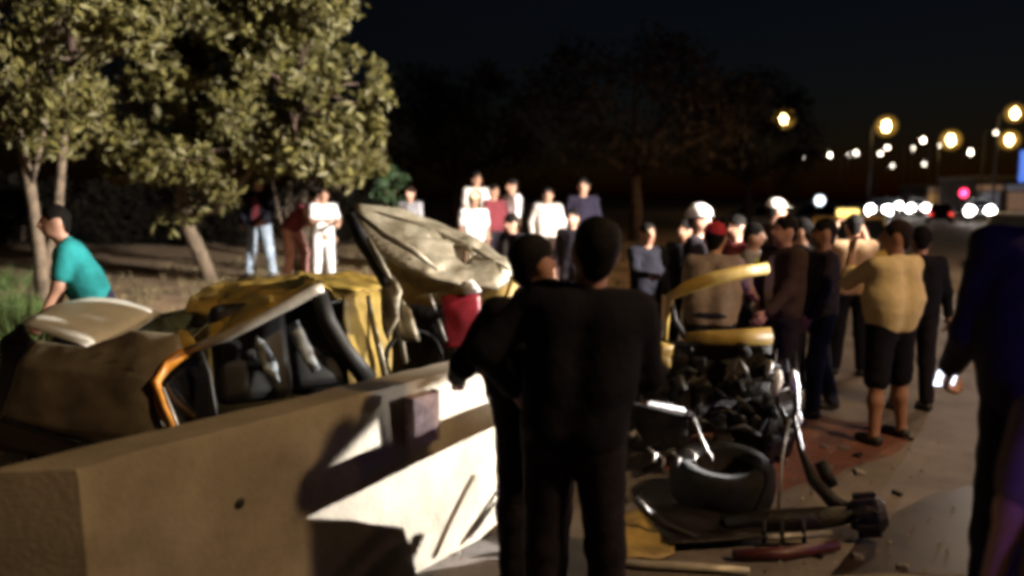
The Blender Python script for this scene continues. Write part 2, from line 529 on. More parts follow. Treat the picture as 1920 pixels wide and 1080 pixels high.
def person(label, group, loc, h, yaw, lean=0, tilt=0, head=(0, 0), armL=(5, 8, 12, .2), armR=(5, 8, 12, .2),
           legL=(2, 3, 4), legR=(2, 3, 4), shirt=('short', 'white_cloth'), pants=('long', 'dark_jeans'),
           shoes='shoe', hair='hair', hat=None, skin='skin', vox=.022, jacket=None, fat=1.0, curl=.5, cat='person'):
    S = h / 1.75
    root = empty('person', loc, R(yaw))
    tag(root, label, cat, group)
    seed = random.random() * 9
    # legs first: find how high the pelvis stands
    hips = {1: np.array([.095, 0, 0.0]), -1: np.array([-.095, 0, 0.0])}
    legs = {}
    for sd, (f, o, kb) in ((1, legL), (-1, legR)):
        f, o, kb = R(f), R(o), R(kb)
        u = nrm([sd * math.sin(o) * math.cos(f), -math.sin(f), -math.cos(o) * math.cos(f)])
        b = np.array([0, math.cos(f), -math.sin(f)])
        b = nrm(b - u * (b @ u))
        sh = math.cos(kb) * u + math.sin(kb) * b
        kn = hips[sd] + u * .435
        an = kn + sh * .405
        legs[sd] = [hips[sd], kn, an]
    base = -min(l[2][2] for l in legs.values()) + .085
    up = np.array([0, 0, base])
    for sd in legs: legs[sd] = [(p + up) for p in legs[sd]]
    pel = np.array([0, 0, base + .03])
    RT = np.array(Matrix.Rotation(R(tilt), 3, 'Y')) @ rotx(R(lean))
    def T(x, y, z): return pel + RT @ np.array([x, y, z])          # a point of the torso, z above the pelvis
    L3 = lambda p: tuple(np.array(p) * S)
    nb = T(0, .012, .515)
    hc_dir = RT
    Rh = RT @ rotx(R(-lean * .55)) @ rotz(R(head[0])) @ rotx(R(head[1]))
    hc = nb + (RT @ rotx(R(-lean * .4))) @ np.array([0, -.02, .165])
    def HD(x, y, z): return hc + Rh @ np.array([x, y, z])
    sh_ = {1: T(.185, 0, .475), -1: T(-.185, 0, .475)}
    arms = {}
    for sd, (f, o, e, inn) in ((1, armL), (-1, armR)):
        f, o, e = R(f), R(o), R(e)
        u = nrm([sd * math.sin(o) * math.cos(f), -math.sin(f), -math.cos(o) * math.cos(f)])
        b0 = np.array([0, -math.cos(f), math.sin(f)])
        b = nrm(b0 * (1 - abs(inn)) + np.array([-sd, 0, 0]) * inn)
        b = nrm(b - u * (b @ u))
        fo = math.cos(e) * u + math.sin(e) * b
        if abs(lean) > 25:
            Rl = rotx(R(lean * .35)); u = Rl @ u; fo = Rl @ fo
        el = sh_[sd] + u * .285
        wr = el + fo * .25
        arms[sd] = (sh_[sd], el, wr, nrm(fo))
    fx = fat
    torso = lambda g: [('c', T(.07, 0, .02), T(.075 * fx, .005, .22), .098 + g, .092 * fx + g), ('c', T(-.07, 0, .02), T(-.075 * fx, .005, .22), .098 + g, .092 * fx + g),
                       ('c', T(.075 * fx, .005, .2), T(.085, .012, .41), .096 * fx + g, .092 + g), ('c', T(-.075 * fx, .005, .2), T(-.085, .012, .41), .096 * fx + g, .092 + g),
                       ('c', T(-.15, .01, .455), T(.15, .01, .455), .058 + g, .058 + g), ('c', T(0, -.02, .12), T(0, -.02, .40), .09 * fx + g, .085 + g)]
    def sc_l(pr):
        return [('c', np.array(p[1]) * S, np.array(p[2]) * S, p[3] * S, p[4] * S) if p[0] == 'c' else
                (p[0], np.array(p[1]) * S, tuple(x * S for x in p[2]), p[3] if len(p) > 3 else None) for p in pr]
    body = torso(0.0)
    body += [('c', nb - RT @ np.array([0, 0, .03]), HD(0, .015, -.055), .06, .054)]
    body += [('e', HD(0, .012, .028), (.077, .096, .098), Rh), ('e', HD(0, -.022, -.05), (.056, .066, .066), Rh),
             ('c', HD(0, -.086, .02), HD(0, -.110, -.02), .008, .0135), ('e', HD(.079, .012, -.004), (.012, .022, .032), Rh), ('e', HD(-.079, .012, -.004), (.012, .022, .032), Rh)]
    for sd in (1, -1):
        a = arms[sd]
        body += [('c', a[0], a[1], .052, .042), ('c', a[1], a[2], .041, .028)]
        l = legs[sd]
        body += [('c', l[0], l[1], .086, .058), ('c', l[1], l[1] + (l[2] - l[1]) * .35, .056, .058), ('c', l[1] + (l[2] - l[1]) * .35, l[2], .058, .038)]
        body += [('c', l[2] - np.array([0, -.02, .03]), l[2] + np.array([0, -.15, -.055]), .038, .026)]
    v, q = sdf_mesh(sc_l(body), vox * .8, k=.035)
    V, Q = [v], [q]
    n0 = len(v)
    for sd in (1, -1):
        a = arms[sd]
        d = a[3]
        inw = np.array([-sd, 0.0, 0.0])
        nn = inw - d * (inw @ d)
        if np.linalg.norm(nn) < .3:
            nn = np.array([0, 0, -1.0]) - d * (-d[2])
        nn = nrm(nn)
        ss = np.cross(nn, d)
        if ss @ (RT @ np.array([0, -1.0, 0])) < 0 and abs(d[2]) > .5: ss = -ss
        hv, hq = hand(np.array(a[2]) * S, d, nn, ss, S, curl, .008 if vox > .016 else .0065)
        V.append(hv); Q.append(hq + n0); n0 += len(hv)
    bo = mesh_obj('body', np.concatenate(V), np.concatenate(Q), M[skin], root)
    # clothes
    def clothes(name, prims, m, wr=.0028, cut=None, k=.035):
        v, q = sdf_mesh(sc_l(prims), vox * .8 if vox > .016 else vox, k=k, wr=wr, wseed=seed, cut=cut)
        return mesh_obj(name, v, q, m, root)
    kind, cm = shirt
    pr = torso(.024)
    pr += [('c', T(.075, 0, -.03), T(.075, 0, .1), .118, .115 * fx), ('c', T(-.075, 0, -.03), T(-.075, 0, .1), .118, .115 * fx)]
    for sd in (1, -1):
        a = arms[sd]
        if kind == 'short':
            pr.append(('c', a[0], a[0] + (a[1] - a[0]) * .72, .069, .064))
        else:
            pr.append(('c', a[0], a[1], .068, .056)); pr.append(('c', a[1], a[1] + (a[2] - a[1]) * .94, .056, .042))
    pr.append(('c', T(0, .015, .47), T(0, .01, .52), .078, .066))
    hem = T(0, 0, -.055 if kind != 'coat' else -.14)
    if kind == 'thobe':
        for sd in (1, -1):
            l = legs[sd]
            pr.append(('c', l[0], l[2] + np.array([0, 0, .12]), .13, .15))
        hem = np.array([0, 0, .16])
        cut = [(L3(hem), (0, 0, -1))]
    else:
        cut = [(L3(hem), tuple(-(RT @ np.array([0, 0, 1.0]))))]
    neck = T(0, 0.0, .535)
    cut.append((L3(neck), tuple(RT @ np.array([0, -.35, .94]))))
    clothes('thobe' if kind == 'thobe' else ('shirt' if kind in ('short',) else 'long_sleeved_top'), pr, M[cm], cut=cut)
    if kind != 'thobe':
        pk, pm = pants
        pr = [('c', np.array([.07, 0, base + .07]), np.array([.075, 0, base - .02]), .104 * fx, .108), ('c', np.array([-.07, 0, base + .07]), np.array([-.075, 0, base - .02]), .104 * fx, .108)]
        for sd in (1, -1):
            l = legs[sd]
            if pk == 'shorts':
                pr.append(('c', l[0], l[0] + (l[1] - l[0]) * .92, .112, .098))
            else:
                pr.append(('c', l[0], l[1], .104, .078)); pr.append(('c', l[1], l[2] + np.array([0, 0, .0]), .078, .066))
        clothes('shorts' if pk == 'shorts' else 'trousers', pr, M[pm], cut=[(L3(np.array([0, 0, .07])), (0, 0, -1))])
    for sd in (1, -1):
        l = legs[sd]
        pr = [('c', l[2] + np.array([0, .03, -.035]), l[2] + np.array([0, -.15, -.052]), .046, .038), ('c', l[2] + np.array([0, .03, -.055]), l[2] + np.array([0, -.17, -.06]), .03, .03)]
        v, q = sdf_mesh(sc_l(pr), .016 if vox > .016 else .011, k=.02, cut=[(L3(np.array([0, 0, l[2][2] - .083])), (0, 0, -1))])
        mesh_obj('shoe', v, q, M[shoes], root)
    if jacket:       # an open jacket worn over the shirt
        pr = torso(.04)
        for sd in (1, -1):
            a = arms[sd]
            pr += [('c', a[0], a[1], .078, .066), ('c', a[1], a[1] + (a[2] - a[1]) * .97, .066, .05)]
        pr.append(('-e', T(0, -.19, .25), (.075, .14, .34), RT))
        clothes('jacket', pr, M[jacket], cut=[(L3(T(0, 0, -.1)), tuple(-(RT @ np.array([0, 0, 1.0]))))])
    # hair, hat, face
    if hair:
        pr = [('e', HD(0, .018, .040), (.089, .106, .103), Rh), ('e', HD(0, .075, -.03), (.06, .04, .06), Rh), ('-e', HD(0, -.105, -.045), (.085, .11, .105), Rh), ('-e', HD(0, -.02, -.12), (.10, .09, .095), Rh)]
        v, q = sdf_mesh(sc_l(pr), .013 if vox > .016 else .009, k=.02, wr=.003, wseed=seed)
        mesh_obj('hair', v, q, M[hair], root)
    if hat:
        hk, hm = hat
        pr = [('e', HD(0, .012, .062), (.095, .112, .088), Rh)]
        if hk == 'cap':
            pr.append(('e', HD(0, -.115, .045), (.07, .075, .012), Rh))
        if hk == 'helmet':
            pr = [('e', HD(0, .012, .055), (.115, .13, .115), Rh)]
        v, q = sdf_mesh(sc_l(pr), .013, k=.015, cut=[(L3(HD(0, 0, .03)), tuple(-(Rh @ np.array([0, .12, .99]))))])
        mesh_obj('hat', v, q, M[hm], root)
    for sd in (1, -1):
        face_bit('eye', L3(HD(.032 * sd, -.081, .012)), (.013 * S, .008 * S, .008 * S), Rh, M['eye'], root)
        face_bit('eyebrow', L3(HD(.034 * sd, -.083, .036)), (.02 * S, .008 * S, .005 * S), Rh, M['hair'], root)
    face_bit('mouth', L3(HD(0, -.083, -.066)), (.024 * S, .008 * S, .007 * S), Rh, M['lip'], root)
    root['hand_left'] = list((arms[1][2] + arms[1][3] * .07) * S)
    root['hand_right'] = list((arms[-1][2] + arms[-1][3] * .07) * S)
    return root

def stand(label, group, px, top, d, yaw, **k):
    p = P(px, top, d)
    z = terrain(p.x, p.y)
    hh = p.z - z
    hh = k.pop('h', hh)
    return person(label, group, (p.x, p.y, z), hh / 1.0 * (1.75 / 1.765), yaw, **k)

def hand_world(root, side):
    l = Vector(root['hand_left' if side > 0 else 'hand_right'])
    return Matrix.Rotation(root.rotation_euler.z, 3, 'Z') @ l + root.location

# ------------------------------------------------------------------ ground and road
def build_ground():
    v, f = [], []
    ss = [-300, -120, -60, -30, -18] + [-14 + .9 * i for i in range(20)] + [4 + .22 * i for i in range(60)] + [18, 22, 30, 60, 150, 400]
    tt = [-60, -30, -15, -8] + [-5 + .55 * i for i in range(80)] + [42, 50, 65, 90, 140, 250, 500, 900]
    for s in ss:
        for t in tt:
            p = RN * s + RD * t
            v.append((p.x, p.y, terrain(p.x, p.y)))
    n = len(tt)
    for i in range(len(ss) - 1):
        for j in range(n - 1):
            f.append((i * n + j, (i + 1) * n + j, (i + 1) * n + j + 1, i * n + j + 1))
    f = [q[::-1] for q in f]
    tag(mesh_obj('ground', v, f, M['earth']), kind='structure')
    v, f = [], []
    ss = [-16, -10, -6, -3, 0, 2.0, 3.4]
    tt = [-40, -10] + [-4 + 1.5 * i for i in range(24)] + [40, 60, 100, 200, 400]
    for s in ss:
        for t in tt:
            e = .25 * noise.noise(Vector((t * .7, 0, 5))) if s == 3.4 else 0
            p = RN * (s + e) + RD * t
            v.append((p.x, p.y, .004))
    n = len(tt)
    for i in range(len(ss) - 1):
        for j in range(n - 1):
            f.append((i * n + j, i * n + j + 1, (i + 1) * n + j + 1, (i + 1) * n + j))
    o = mesh_obj('road', v, f, M['asphalt'])
    tag(o, kind='structure')
build_ground()

def ground_patch(name, pts, m, z=.009, kind='structure'):
    poly = [G(x, y) for x, y in pts]
    c = sum(poly, Vector()) / len(poly)
    vs, fs = [c + Vector((0, 0, z))], []
    K = 8
    ring = []
    for i, p in enumerate(poly):
        q = poly[(i + 1) % len(poly)]
        for k in range(K):
            a = p.lerp(q, k / K)
            a = c + (a - c) * (1 + .10 * noise.noise(a * 4))
            ring.append(len(vs)); vs.append(a + Vector((0, 0, z)))
    for i in range(len(ring)):
        fs.append((0, ring[i], ring[(i + 1) % len(ring)]))
    return tag(mesh_obj(name, vs, fs, m), kind=kind)
ground_patch('red_soil_patch', [(1240, 815), (1310, 790), (1450, 772), (1640, 795), (1720, 830), (1640, 868), (1520, 905), (1440, 930), (1330, 930), (1250, 880)], M['stain'])
ground_patch('oil_patch', [(1560, 1080), (1620, 1000), (1740, 930), (1850, 905), (1900, 960), (1880, 1075)], mat('oil_stain', (.03, .018, .014), .45, var=.5, scale=4))

# dry grass tufts on the bank
def blades(name, spots, m, hgt=.14, n=9, wd=.008, spread=.10):
    v, f = [], []
    for (x, y) in spots:
        z = terrain(x, y)
        for _ in range(n):
            a = random.random() * 6.28
            r = spread * random.random()
            bx, by = x + r * math.cos(a), y + r * math.sin(a)
            hh = hgt * (.5 + random.random())
            lx, ly = random.gauss(0, .4) * hh, random.gauss(0, .4) * hh
            px_, py_ = -math.sin(a) * wd, math.cos(a) * wd
            k = len(v)
            v += [(bx - px_, by - py_, z - .01), (bx + px_, by + py_, z - .01), (bx + lx, by + ly, z + hh)]
            f.append((k, k + 1, k + 2))
    o = mesh_obj(name, v, f, m, smooth=False)
    return o
sp = []
for _ in range(1500):
    s = 4.6 + 9 * random.random() ** 1.2
    t = 2 + 20 * random.random()
    p = RN * s + RD * t
    sp.append((p.x, p.y))
tag(blades('dry_grass', sp, M['grass'], .12), 'short dry grass scattered over the earth bank', 'grass', kind='stuff')
sp = []
for (px, py) in ((5, 545), (22, 552), (-15, 600), (15, 620), (30, 650), (5, 690), (28, 600), (8, 650)):
    g = G(px, py, .45)
    for _ in range(14): sp.append((g.x + random.gauss(0, .16), g.y + random.gauss(0, .2)))
tag(blades('green_grass', sp, M['green_grass'], .26, 10, .012, .12), 'taller green grass at the left edge of the bank', 'grass', kind='stuff')

# ------------------------------------------------------------------ trees
def leaf_mesh(points, size, aspect=.38, droop=.4):
    n = len(points)
    pts = np.array(points)
    d = np.random.normal(size=(n, 3)); d[:, 2] -= droop; d[:, 0] += .35
    d /= np.linalg.norm(d, axis=1)[:, None]
    r = np.random.normal(size=(n, 3))
    s = np.cross(d, r); s /= np.linalg.norm(s, axis=1)[:, None]
    L = size * (.45 + 1.1 * np.random.rand(n))[:, None]
    W = L * aspect
    up = np.cross(s, d)
    v = np.stack([pts - d * L * .5, pts + s * W * .5 + up * W * .15, pts + d * L * .5, pts - s * W * .5 + up * W * .15], 1).reshape(-1, 3)
    q = np.arange(n * 4).reshape(-1, 4)
    return v, q

def leafmat(m):
    b = m.node_tree.nodes['Principled BSDF']
    geo = m.node_tree.nodes.new('ShaderNodeObjectInfo')
    return m

def tree(name, label, cat, base, trunks, clumps, leaf_m, bark_m, leaf=.11, per=120, group=None, twigs=True, aspect=.38):
    root = empty(name, base)
    tag(root, label, cat, group)
    b = MB()
    for pts, rad in trunks: b.tube(pts, rad, 9)
    tr = b.build('trunk', bark_m, root, local=False)
    # twigs run out to the clumps
    if twigs:
        b = MB()
        tops = [t[0][-1] for t in trunks] + [t[0][len(t[0]) // 2 + 1] for t in trunks]
        for c, r in [q for q in clumps if q[1] > .17][::3]:
            a = min(tops, key=lambda q: (q - c).length)
            mid = a.lerp(c, .55) + Vector((random.gauss(0, .12), random.gauss(0, .12), random.gauss(.1, .1)))
            b.tube([a, mid, c], [.028, .016, .006], 5)
        b.build('branches', M['bark2'], root, local=False)['kind'] = 'stuff'
    pts = []
    for c, r in clumps:
        n = int(per * (.6 + .8 * random.random()))
        g = np.random.normal(size=(n, 3))
        g /= np.linalg.norm(g, axis=1)[:, None]
        g *= (np.random.rand(n) ** .45)[:, None] * r
        g[:, 2] *= .8
        pts.append(g + np.array(c))
    v, q = leaf_mesh(np.concatenate(pts), leaf, aspect)
    mesh_obj('crown', v, q, leaf_m, root, smooth=False, local=False)
    return root

def in_poly(x, y, poly):
    c = False
    for i in range(len(poly)):
        x1, y1 = poly[i]; x2, y2 = poly[i - 1]
        if (y1 > y) != (y2 > y) and x < (x2 - x1) * (y - y1) / (y2 - y1) + x1: c = not c
    return c

def scatter(poly, n, d0, d1, r0, r1, skip=.0):
    xs = [p[0] for p in poly]; ys = [p[1] for p in poly]
    out = []
    while len(out) < n:
        x, y = random.uniform(min(xs), max(xs)), random.uniform(min(ys), max(ys))
        if not in_poly(x, y, poly): continue
        if noise.noise(Vector((x * .009, y * .012, 1.7))) < -.20 - skip: continue
        out.append((P(x, y, random.uniform(d0, d1)), random.uniform(r0, r1)))
    return out

# tree on the left: pale slender trunks
tb = P(80, 575, 9.6)
trA = [([P(80, 575, 9.6) - Vector((0, 0, .1)), P(74, 470, 9.6), P(55, 340, 9.6), P(30, 235, 9.7), P(15, 120, 9.8)], [.085, .075, .065, .05, .03]),
       ([P(82, 520, 9.62), P(108, 415, 9.9), P(115, 300, 10.0), P(122, 220, 10.1), P(140, 110, 10.2)], [.06, .06, .055, .045, .025]),
       ([P(58, 350, 9.6), P(72, 290, 9.5), P(84, 235, 9.5), P(100, 160, 9.5)], [.035, .032, .028, .015])]
polyA = [(-260, -160), (250, -160), (280, 40), (250, 200), (160, 240), (110, 270), (60, 250), (0, 235), (-60, 260), (-260, 240)]
clA = scatter(polyA, 170, 8.6, 11.2, .22, .48)
tree('slender_tree', 'olive-leaved tree with pale slender trunks at the far left', 'tree', tb, trA, clA, M['leaf'], M['bark'], .135, 105)
# leaning tree
tb2 = P(398, 528, 13.2)
trB = [([P(400, 532, 13.2) - Vector((0, 0, .1)), P(378, 480, 13.1), P(345, 410, 13.0), P(338, 330, 12.9), P(336, 250, 12.7), P(350, 130, 12.5)], [.13, .115, .105, .085, .07, .04]),
       ([P(345, 410, 13.0), P(400, 395, 12.6), P(440, 365, 12.2), P(480, 300, 12.0), P(540, 200, 11.9)], [.06, .045, .04, .035, .02]),
       ([P(340, 350, 12.95), P(290, 280, 12.6), P(240, 190, 12.3), P(200, 100, 12.2)], [.06, .05, .04, .02]),
       ([P(348, 400, 13.0), P(372, 372, 13.2), P(390, 330, 13.4), P(410, 240, 13.5)], [.05, .045, .04, .02])]
polyB = [(170, -120), (640, -120), (655, 20), (600, 55), (610, 95), (690, 110), (718, 175), (700, 210), (700, 300), (665, 355), (600, 375), (520, 318), (450, 318), (430, 375), (330, 405), (270, 385), (262, 330), (210, 300), (180, 250), (170, 100)]
clB = scatter(polyB, 270, 10.8, 13.6, .20, .46)
clB += [(P(random.uniform(490, 650), random.uniform(90, 270), random.uniform(11.2, 12.6)), random.uniform(.18, .32)) for _ in range(34)]
big = [(425 + (x - 425) * 1.09, 150 + (y - 150) * 1.09) for x, y in polyB]
clB += [q for q in scatter(big, 170, 11.0, 13.0, .08, .16)]
tree('leaning_tree', 'broad olive-leaved tree on a leaning trunk beside the standing man in jeans', 'tree', tb2, trB, clB, M['leaf'], M['bark'], .15, 105)
# brownish trees in the dark behind the crowd
def dark_tree(px, base_py, d, top_py, rad_px, label, seed):
    b = P(px, base_py, d)
    b.z = terrain(b.x, b.y)
    random.seed(seed)
    fork = P(px, base_py - (base_py - top_py) * .28, d)
    trunks = [([b - Vector((0, 0, .2)), P(px + 3, base_py - 40, d), fork], [.24, .20, .16])]
    for k in range(5):
        a = -1.1 + .55 * k
        L = rad_px * .75
        trunks.append(([fork, P(px + math.sin(a) * L * .5, fork_py(base_py, top_py) - math.cos(a) * L * .5, d + random.uniform(-1, 1)), P(px + math.sin(a) * L, fork_py(base_py, top_py) - math.cos(a) * L, d + random.uniform(-2, 2))], [.12, .08, .03]))
    cy = (top_py + base_py) / 2 - (base_py - top_py) * .08
    cl = []
    while len(cl) < 130:
        x, y = random.uniform(-1, 1), random.uniform(-1, 1)
        if x * x + y * y > 1 or (y > .55 and abs(x) < .5): continue
        if noise.noise(Vector((x * 2.2, y * 2.2, seed))) < -.2: continue
        cl.append((P(px + x * rad_px, cy + y * (base_py - top_py) * .42, d + random.uniform(-2, 2)), random.uniform(.5, 1.0)))
    tree('park_tree', label, 'tree', b, trunks, cl, M['leaf2'], M['bark2'], .24, 42, 'dim trees behind the crowd')
def fork_py(b, t): return b - (b - t) * .3
dark_tree(1190, 430, 26, 70, 235, 'large dim brown tree with a straight trunk behind the onlookers', 3)
dark_tree(850, 430, 30, 120, 150, 'dim bare-looking tree rising behind the man in the cream cap', 5)
dark_tree(1400, 425, 40, 130, 130, 'dim tree left of the first amber street lamp', 8)
random.seed(21)
# small green shrub and bare dark bush
sb = P(724, 420, 15.5)
sb.z = terrain(sb.x, sb.y)
tree('green_shrub', 'small bright green shrub behind the crumpled bonnet', 'shrub', sb, [([sb, P(722, 380, 15.5), P(724, 345, 15.5)], [.03, .025, .012]), ([sb, P(735, 380, 15.4), P(742, 355, 15.4)], [.02, .018, .01])],
     [(P(724 + random.gauss(0, 14), 345 + random.gauss(0, 22), 15.5 + random.gauss(0, .2)), .16) for _ in range(16)], M['leaf3'], M['bark2'], .12, 40, twigs=False)
sb = P(560, 470, 14.6)
sb.z = terrain(sb.x, sb.y)
trk = []
for k in range(9):
    x = 510 + 14 * k
    trk.append(([sb + Vector((.05 * (k - 4), 0, 0)), P(x * .6 + 555 * .4, 420, 14.6 + random.gauss(0, .2)), P(x + random.gauss(0, 12), 360 + random.gauss(0, 15), 14.6 + random.gauss(0, .3))], [.03, .02, .008]))
tree('bare_bush', 'dark leafless-looking bush between the man in jeans and the man in white', 'shrub', sb, trk,
     [(P(555 + random.gauss(0, 30), 385 + random.gauss(0, 22), 14.6), .2) for _ in range(14)], M['leaf2'], M['bark'], .12, 26, twigs=False)
hb = P(250, 440, 21)  # leaf row added to keep the back of the bank dark
hb.z = terrain(hb.x, hb.y)
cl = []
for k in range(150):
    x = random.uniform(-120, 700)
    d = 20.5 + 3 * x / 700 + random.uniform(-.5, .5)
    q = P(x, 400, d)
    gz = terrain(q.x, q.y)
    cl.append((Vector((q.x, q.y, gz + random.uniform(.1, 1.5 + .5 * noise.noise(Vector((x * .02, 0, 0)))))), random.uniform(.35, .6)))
tree('added_hedge', 'near-black leaves added to darken the back of the bank on the left', 'added_hedge', hb, [([P(x, 440, 20.5 + 3 * x / 700) - Vector((0, 0, .6)), P(x + 4, 420, 20.5 + 3 * x / 700)], [.05, .03]) for x in (40,)], cl, M['leaf4'], M['bark2'], .16, 110, twigs=False)

# ------------------------------------------------------------------ concrete barrier
def build_barrier():
    zt = 0.95
    A = G(145, 876, zt)        # near right top corner
    B = G(-45, 888, zt)         # near left top corner
    D = (G(870, 690, zt) - A)
    D.z = 0
    D.normalize()
    Nn = Vector((D.y, -D.x, 0))          # towards the road
    L = 2.75
    root = empty('concrete_barrier', (A.x, A.y, 0))
    tag(root, 'pale concrete road barrier across the lower left, lit by headlights', 'barrier')
    prof = [(0.0, zt), (.012, zt - .03), (.035, .42), (.06, .2), (.075, 0)]         # outwards, height on the road side
    wv = (B - A)
    v, f = [], []
    NS = 64
    for i in range(NS + 1):
        t = L * i / NS
        o = A + D * t
        ring = []
        for (q, z) in prof: ring.append(o + Nn * q + Vector((0, 0, z - zt)))
        for (q, z) in prof[::-1]: ring.append(o + wv * (1 + q * 1.6) + Vector((0, 0, z - zt)))
        for r in ring:
            k = noise.noise(r * 3.0) * .008 + noise.noise(r * 9.0) * .004 - (.03 * max(0, noise.noise(r * 6.0 + Vector((4, 1, 0))) - .25) if r.z > .9 else 0)
            v.append(r + Nn * k + Vector((0, 0, k * (1 if r.z > .5 else 0))))
    n = len(prof) * 2
    for i in range(NS):
        for j in range(n):
            f.append((i * n + j, (i + 1) * n + j, (i + 1) * n + (j + 1) % n, i * n + (j + 1) % n))
    f.append(tuple(range(n)))
    f.append(tuple(NS * n + j for j in range(n))[::-1])
    o = mesh_obj('concrete_body', v, f, M['concrete'], root, local=False)
    bm = bmesh.new(); bm.from_mesh(o.data); bmesh.ops.recalc_face_normals(bm, faces=bm.faces[:]); bm.to_mesh(o.data); bm.free()
    autosmooth(o, 40)
    # small plate box bolted to the road side
    def on_face(px, py):
        # intersect the sight line with the road-side plane
        c = Vector((0, 0, H)); r = P(px, py, 1) - c
        pl = A + Nn * .02
        t = (pl - c).dot(Nn) / r.dot(Nn)
        return c + r * t
    a, b2, c2 = on_face(752, 742), on_face(800, 735), on_face(760, 832)
    ctr = (b2 + c2) / 2
    wdt, hgt = abs((b2 - a).dot(D)), abs(a.z - c2.z)
    rot = Matrix((D, Nn, Vector((0, 0, 1)))).transposed()
    bx = MB().box(ctr + Nn * .035, (wdt, .07, hgt), rot, .006)
    tg = bx.build('bolted_box', M['pinkplate'], root, smooth=False, local=False)
    tg['label'] = 'faded pink metal box bolted to the face'
    hl = on_face(447, 942)
    MB().lathe([(.001, .004), (.016, .004), (.022, 0)], hl + Nn * .012, Nn.to_track_quat('Z', 'Y').to_matrix(), 14).build('lifting_hole', M['black'], root, local=False)
    MB().box(ctr + Nn * .03 + D * (wdt * .5 + .012), (.02, .05, hgt * 1.05), rot, .003).build('bracket', M['engine'], root, smooth=False, local=False)
    return root, A, D, Nn
barrier, BA, BD, BN = build_barrier()

# ------------------------------------------------------------------ wheels and cars
def wheel(parent, c, axis, r=.31, wd=.2, name='wheel'):
    w_ = empty(name, c)
    w_.parent = parent
    ax = Vector(axis).normalized()
    rot = ax.to_track_quat('Z', 'Y').to_matrix()
    t = MB().lathe([(r * .62, -wd * .5), (r * .9, -wd * .52), (r, -wd * .36), (r, wd * .36), (r * .9, wd * .52), (r * .62, wd * .5), (r * .60, 0), (r * .62, -wd * .5)], (0, 0, 0), rot, 24)
    t.build('tyre', M['tyre'], w_)
    k = MB().lathe([(.001, wd * .30), (r * .2, wd * .32), (r * .52, wd * .2), (r * .62, wd * .46), (r * .60, -wd * .46), (r * .2, -wd * .3), (.001, -wd * .3)], (0, 0, 0), rot, 16)
    k.build('rim', M['steel'], w_)
    return w_

HEADLIT = emit('headlamp_lit', (1.0, .97, .93), 40)
HEADLIT2 = emit('headlamp_lit_far', (1.0, .96, .92), 85)
TAIL = emit('tail_lamp_lit', (1.0, .05, .03), 3)
TAILOFF = mat('tail_lamp', (.25, .01, .01), .3, var=.1)
LAMPOFF = mat('lamp_glass', (.6, .6, .6), .2, var=.05)
def car(label, group, loc, rz, paint, lit=None, tail=None, roof_sign=None, suv=False, name='parked_car', cat='car'):
    """saloon or estate body lofted from cross-sections; nose points to local -y"""
    root = empty(name, loc, rz)
    tag(root, label, cat, group)
    z0 = .30 if not suv else .42
    bz = .92 if not suv else 1.12
    rz_ = 1.44 if not suv else 1.82
    st = [(-2.18, .60, z0 + .12, bz - .32), (-2.10, .78, z0, bz - .24), (-1.6, .86, z0 - .05, bz - .15), (-.85, .88, z0 - .06, bz - .02), (0, .885, z0 - .06, bz), (.9, .88, z0 - .06, bz + .02), (1.6, .86, z0 - .04, bz + .02), (2.1, .80, z0, bz - .05), (2.2, .68, z0 + .1, bz - .14)]
    v, f = [], []
    sect = [(-.92, 0), (-1, .3), (-1, .62), (-.94, .9), (-.8, 1), (.8, 1), (.94, .9), (1, .62), (1, .3), (.92, 0)]
    for (y, hw, a, b) in st:
        for (x, t) in sect: v.append((x * hw, y, a + (b - a) * t))
    n = len(sect)
    for i in range(len(st) - 1):
        for j in range(n):
            f.append((i * n + j, i * n + (j + 1) % n, (i + 1) * n + (j + 1) % n, (i + 1) * n + j))
    f.append(tuple(range(n))[::-1]); f.append(tuple((len(st) - 1) * n + j for j in range(n)))
    autosmooth(mesh_obj('body', v, f, paint, root), 40)
    yb = 1.75 if not suv else 2.05
    yt = 1.05 if not suv else 1.85
    c = [(-.80, -.95, bz - .04), (.80, -.95, bz - .04), (.80, yb, bz - .02), (-.80, yb, bz - .02), (-.60, -.25, rz_), (.60, -.25, rz_), (.60, yt, rz_ - .02), (-.60, yt, rz_ - .02)]
    mesh_obj('glazing', c, [(0, 1, 5, 4), (1, 2, 6, 5), (2, 3, 7, 6), (3, 0, 4, 7), (4, 5, 6, 7)], M['glass_dark'], root, smooth=False)
    MB().box((0, (-.25 + yt) / 2, rz_ + .005), (1.24, yt + .30, .05), None, .02).build('roof', paint, root)
    for s in (-1, 1):
        MB().tube([(s * .81, -.97, bz - .02), (s * .61, -.24, rz_)], .035, 6).build('pillar', paint, root)
        MB().tube([(s * .82, .35, bz - .02), (s * .62, .35, rz_)], .035, 6).build('pillar', paint, root)
        MB().tube([(s * .81, yb, bz - .02), (s * .61, yt, rz_)], .05, 6).build('pillar', paint, root)
        MB().ball((s * .64, -2.08, bz - .33), (.15, .08, .085)).build('headlight', lit or LAMPOFF, root)
        MB().box((s * .68, 2.17, bz - .22), (.22, .08, .14), None, .02).build('tail_light', tail or TAILOFF, root)
        MB().ball((s * .95, -.75, bz + .06), (.10, .05, .07)).build('mirror', paint, root)
        wheel(root, (s * .78, -1.35, .31), (s, 0, 0))
        wheel(root, (s * .78, 1.35, .31), (s, 0, 0))
    MB().box((0, -2.17, z0 + .1), (1.5, .12, .16), None, .03).build('bumper', M['black'], root)
    MB().box((0, -2.19, z0 + .28), (.5, .02, .11), None, .004).build('number_plate', M['whiteplast'], root)
    if roof_sign:
        MB().box((0, .2, rz_ + .12), (.42, .16, .16), None, .03).build('roof_sign', roof_sign, root)
    return root

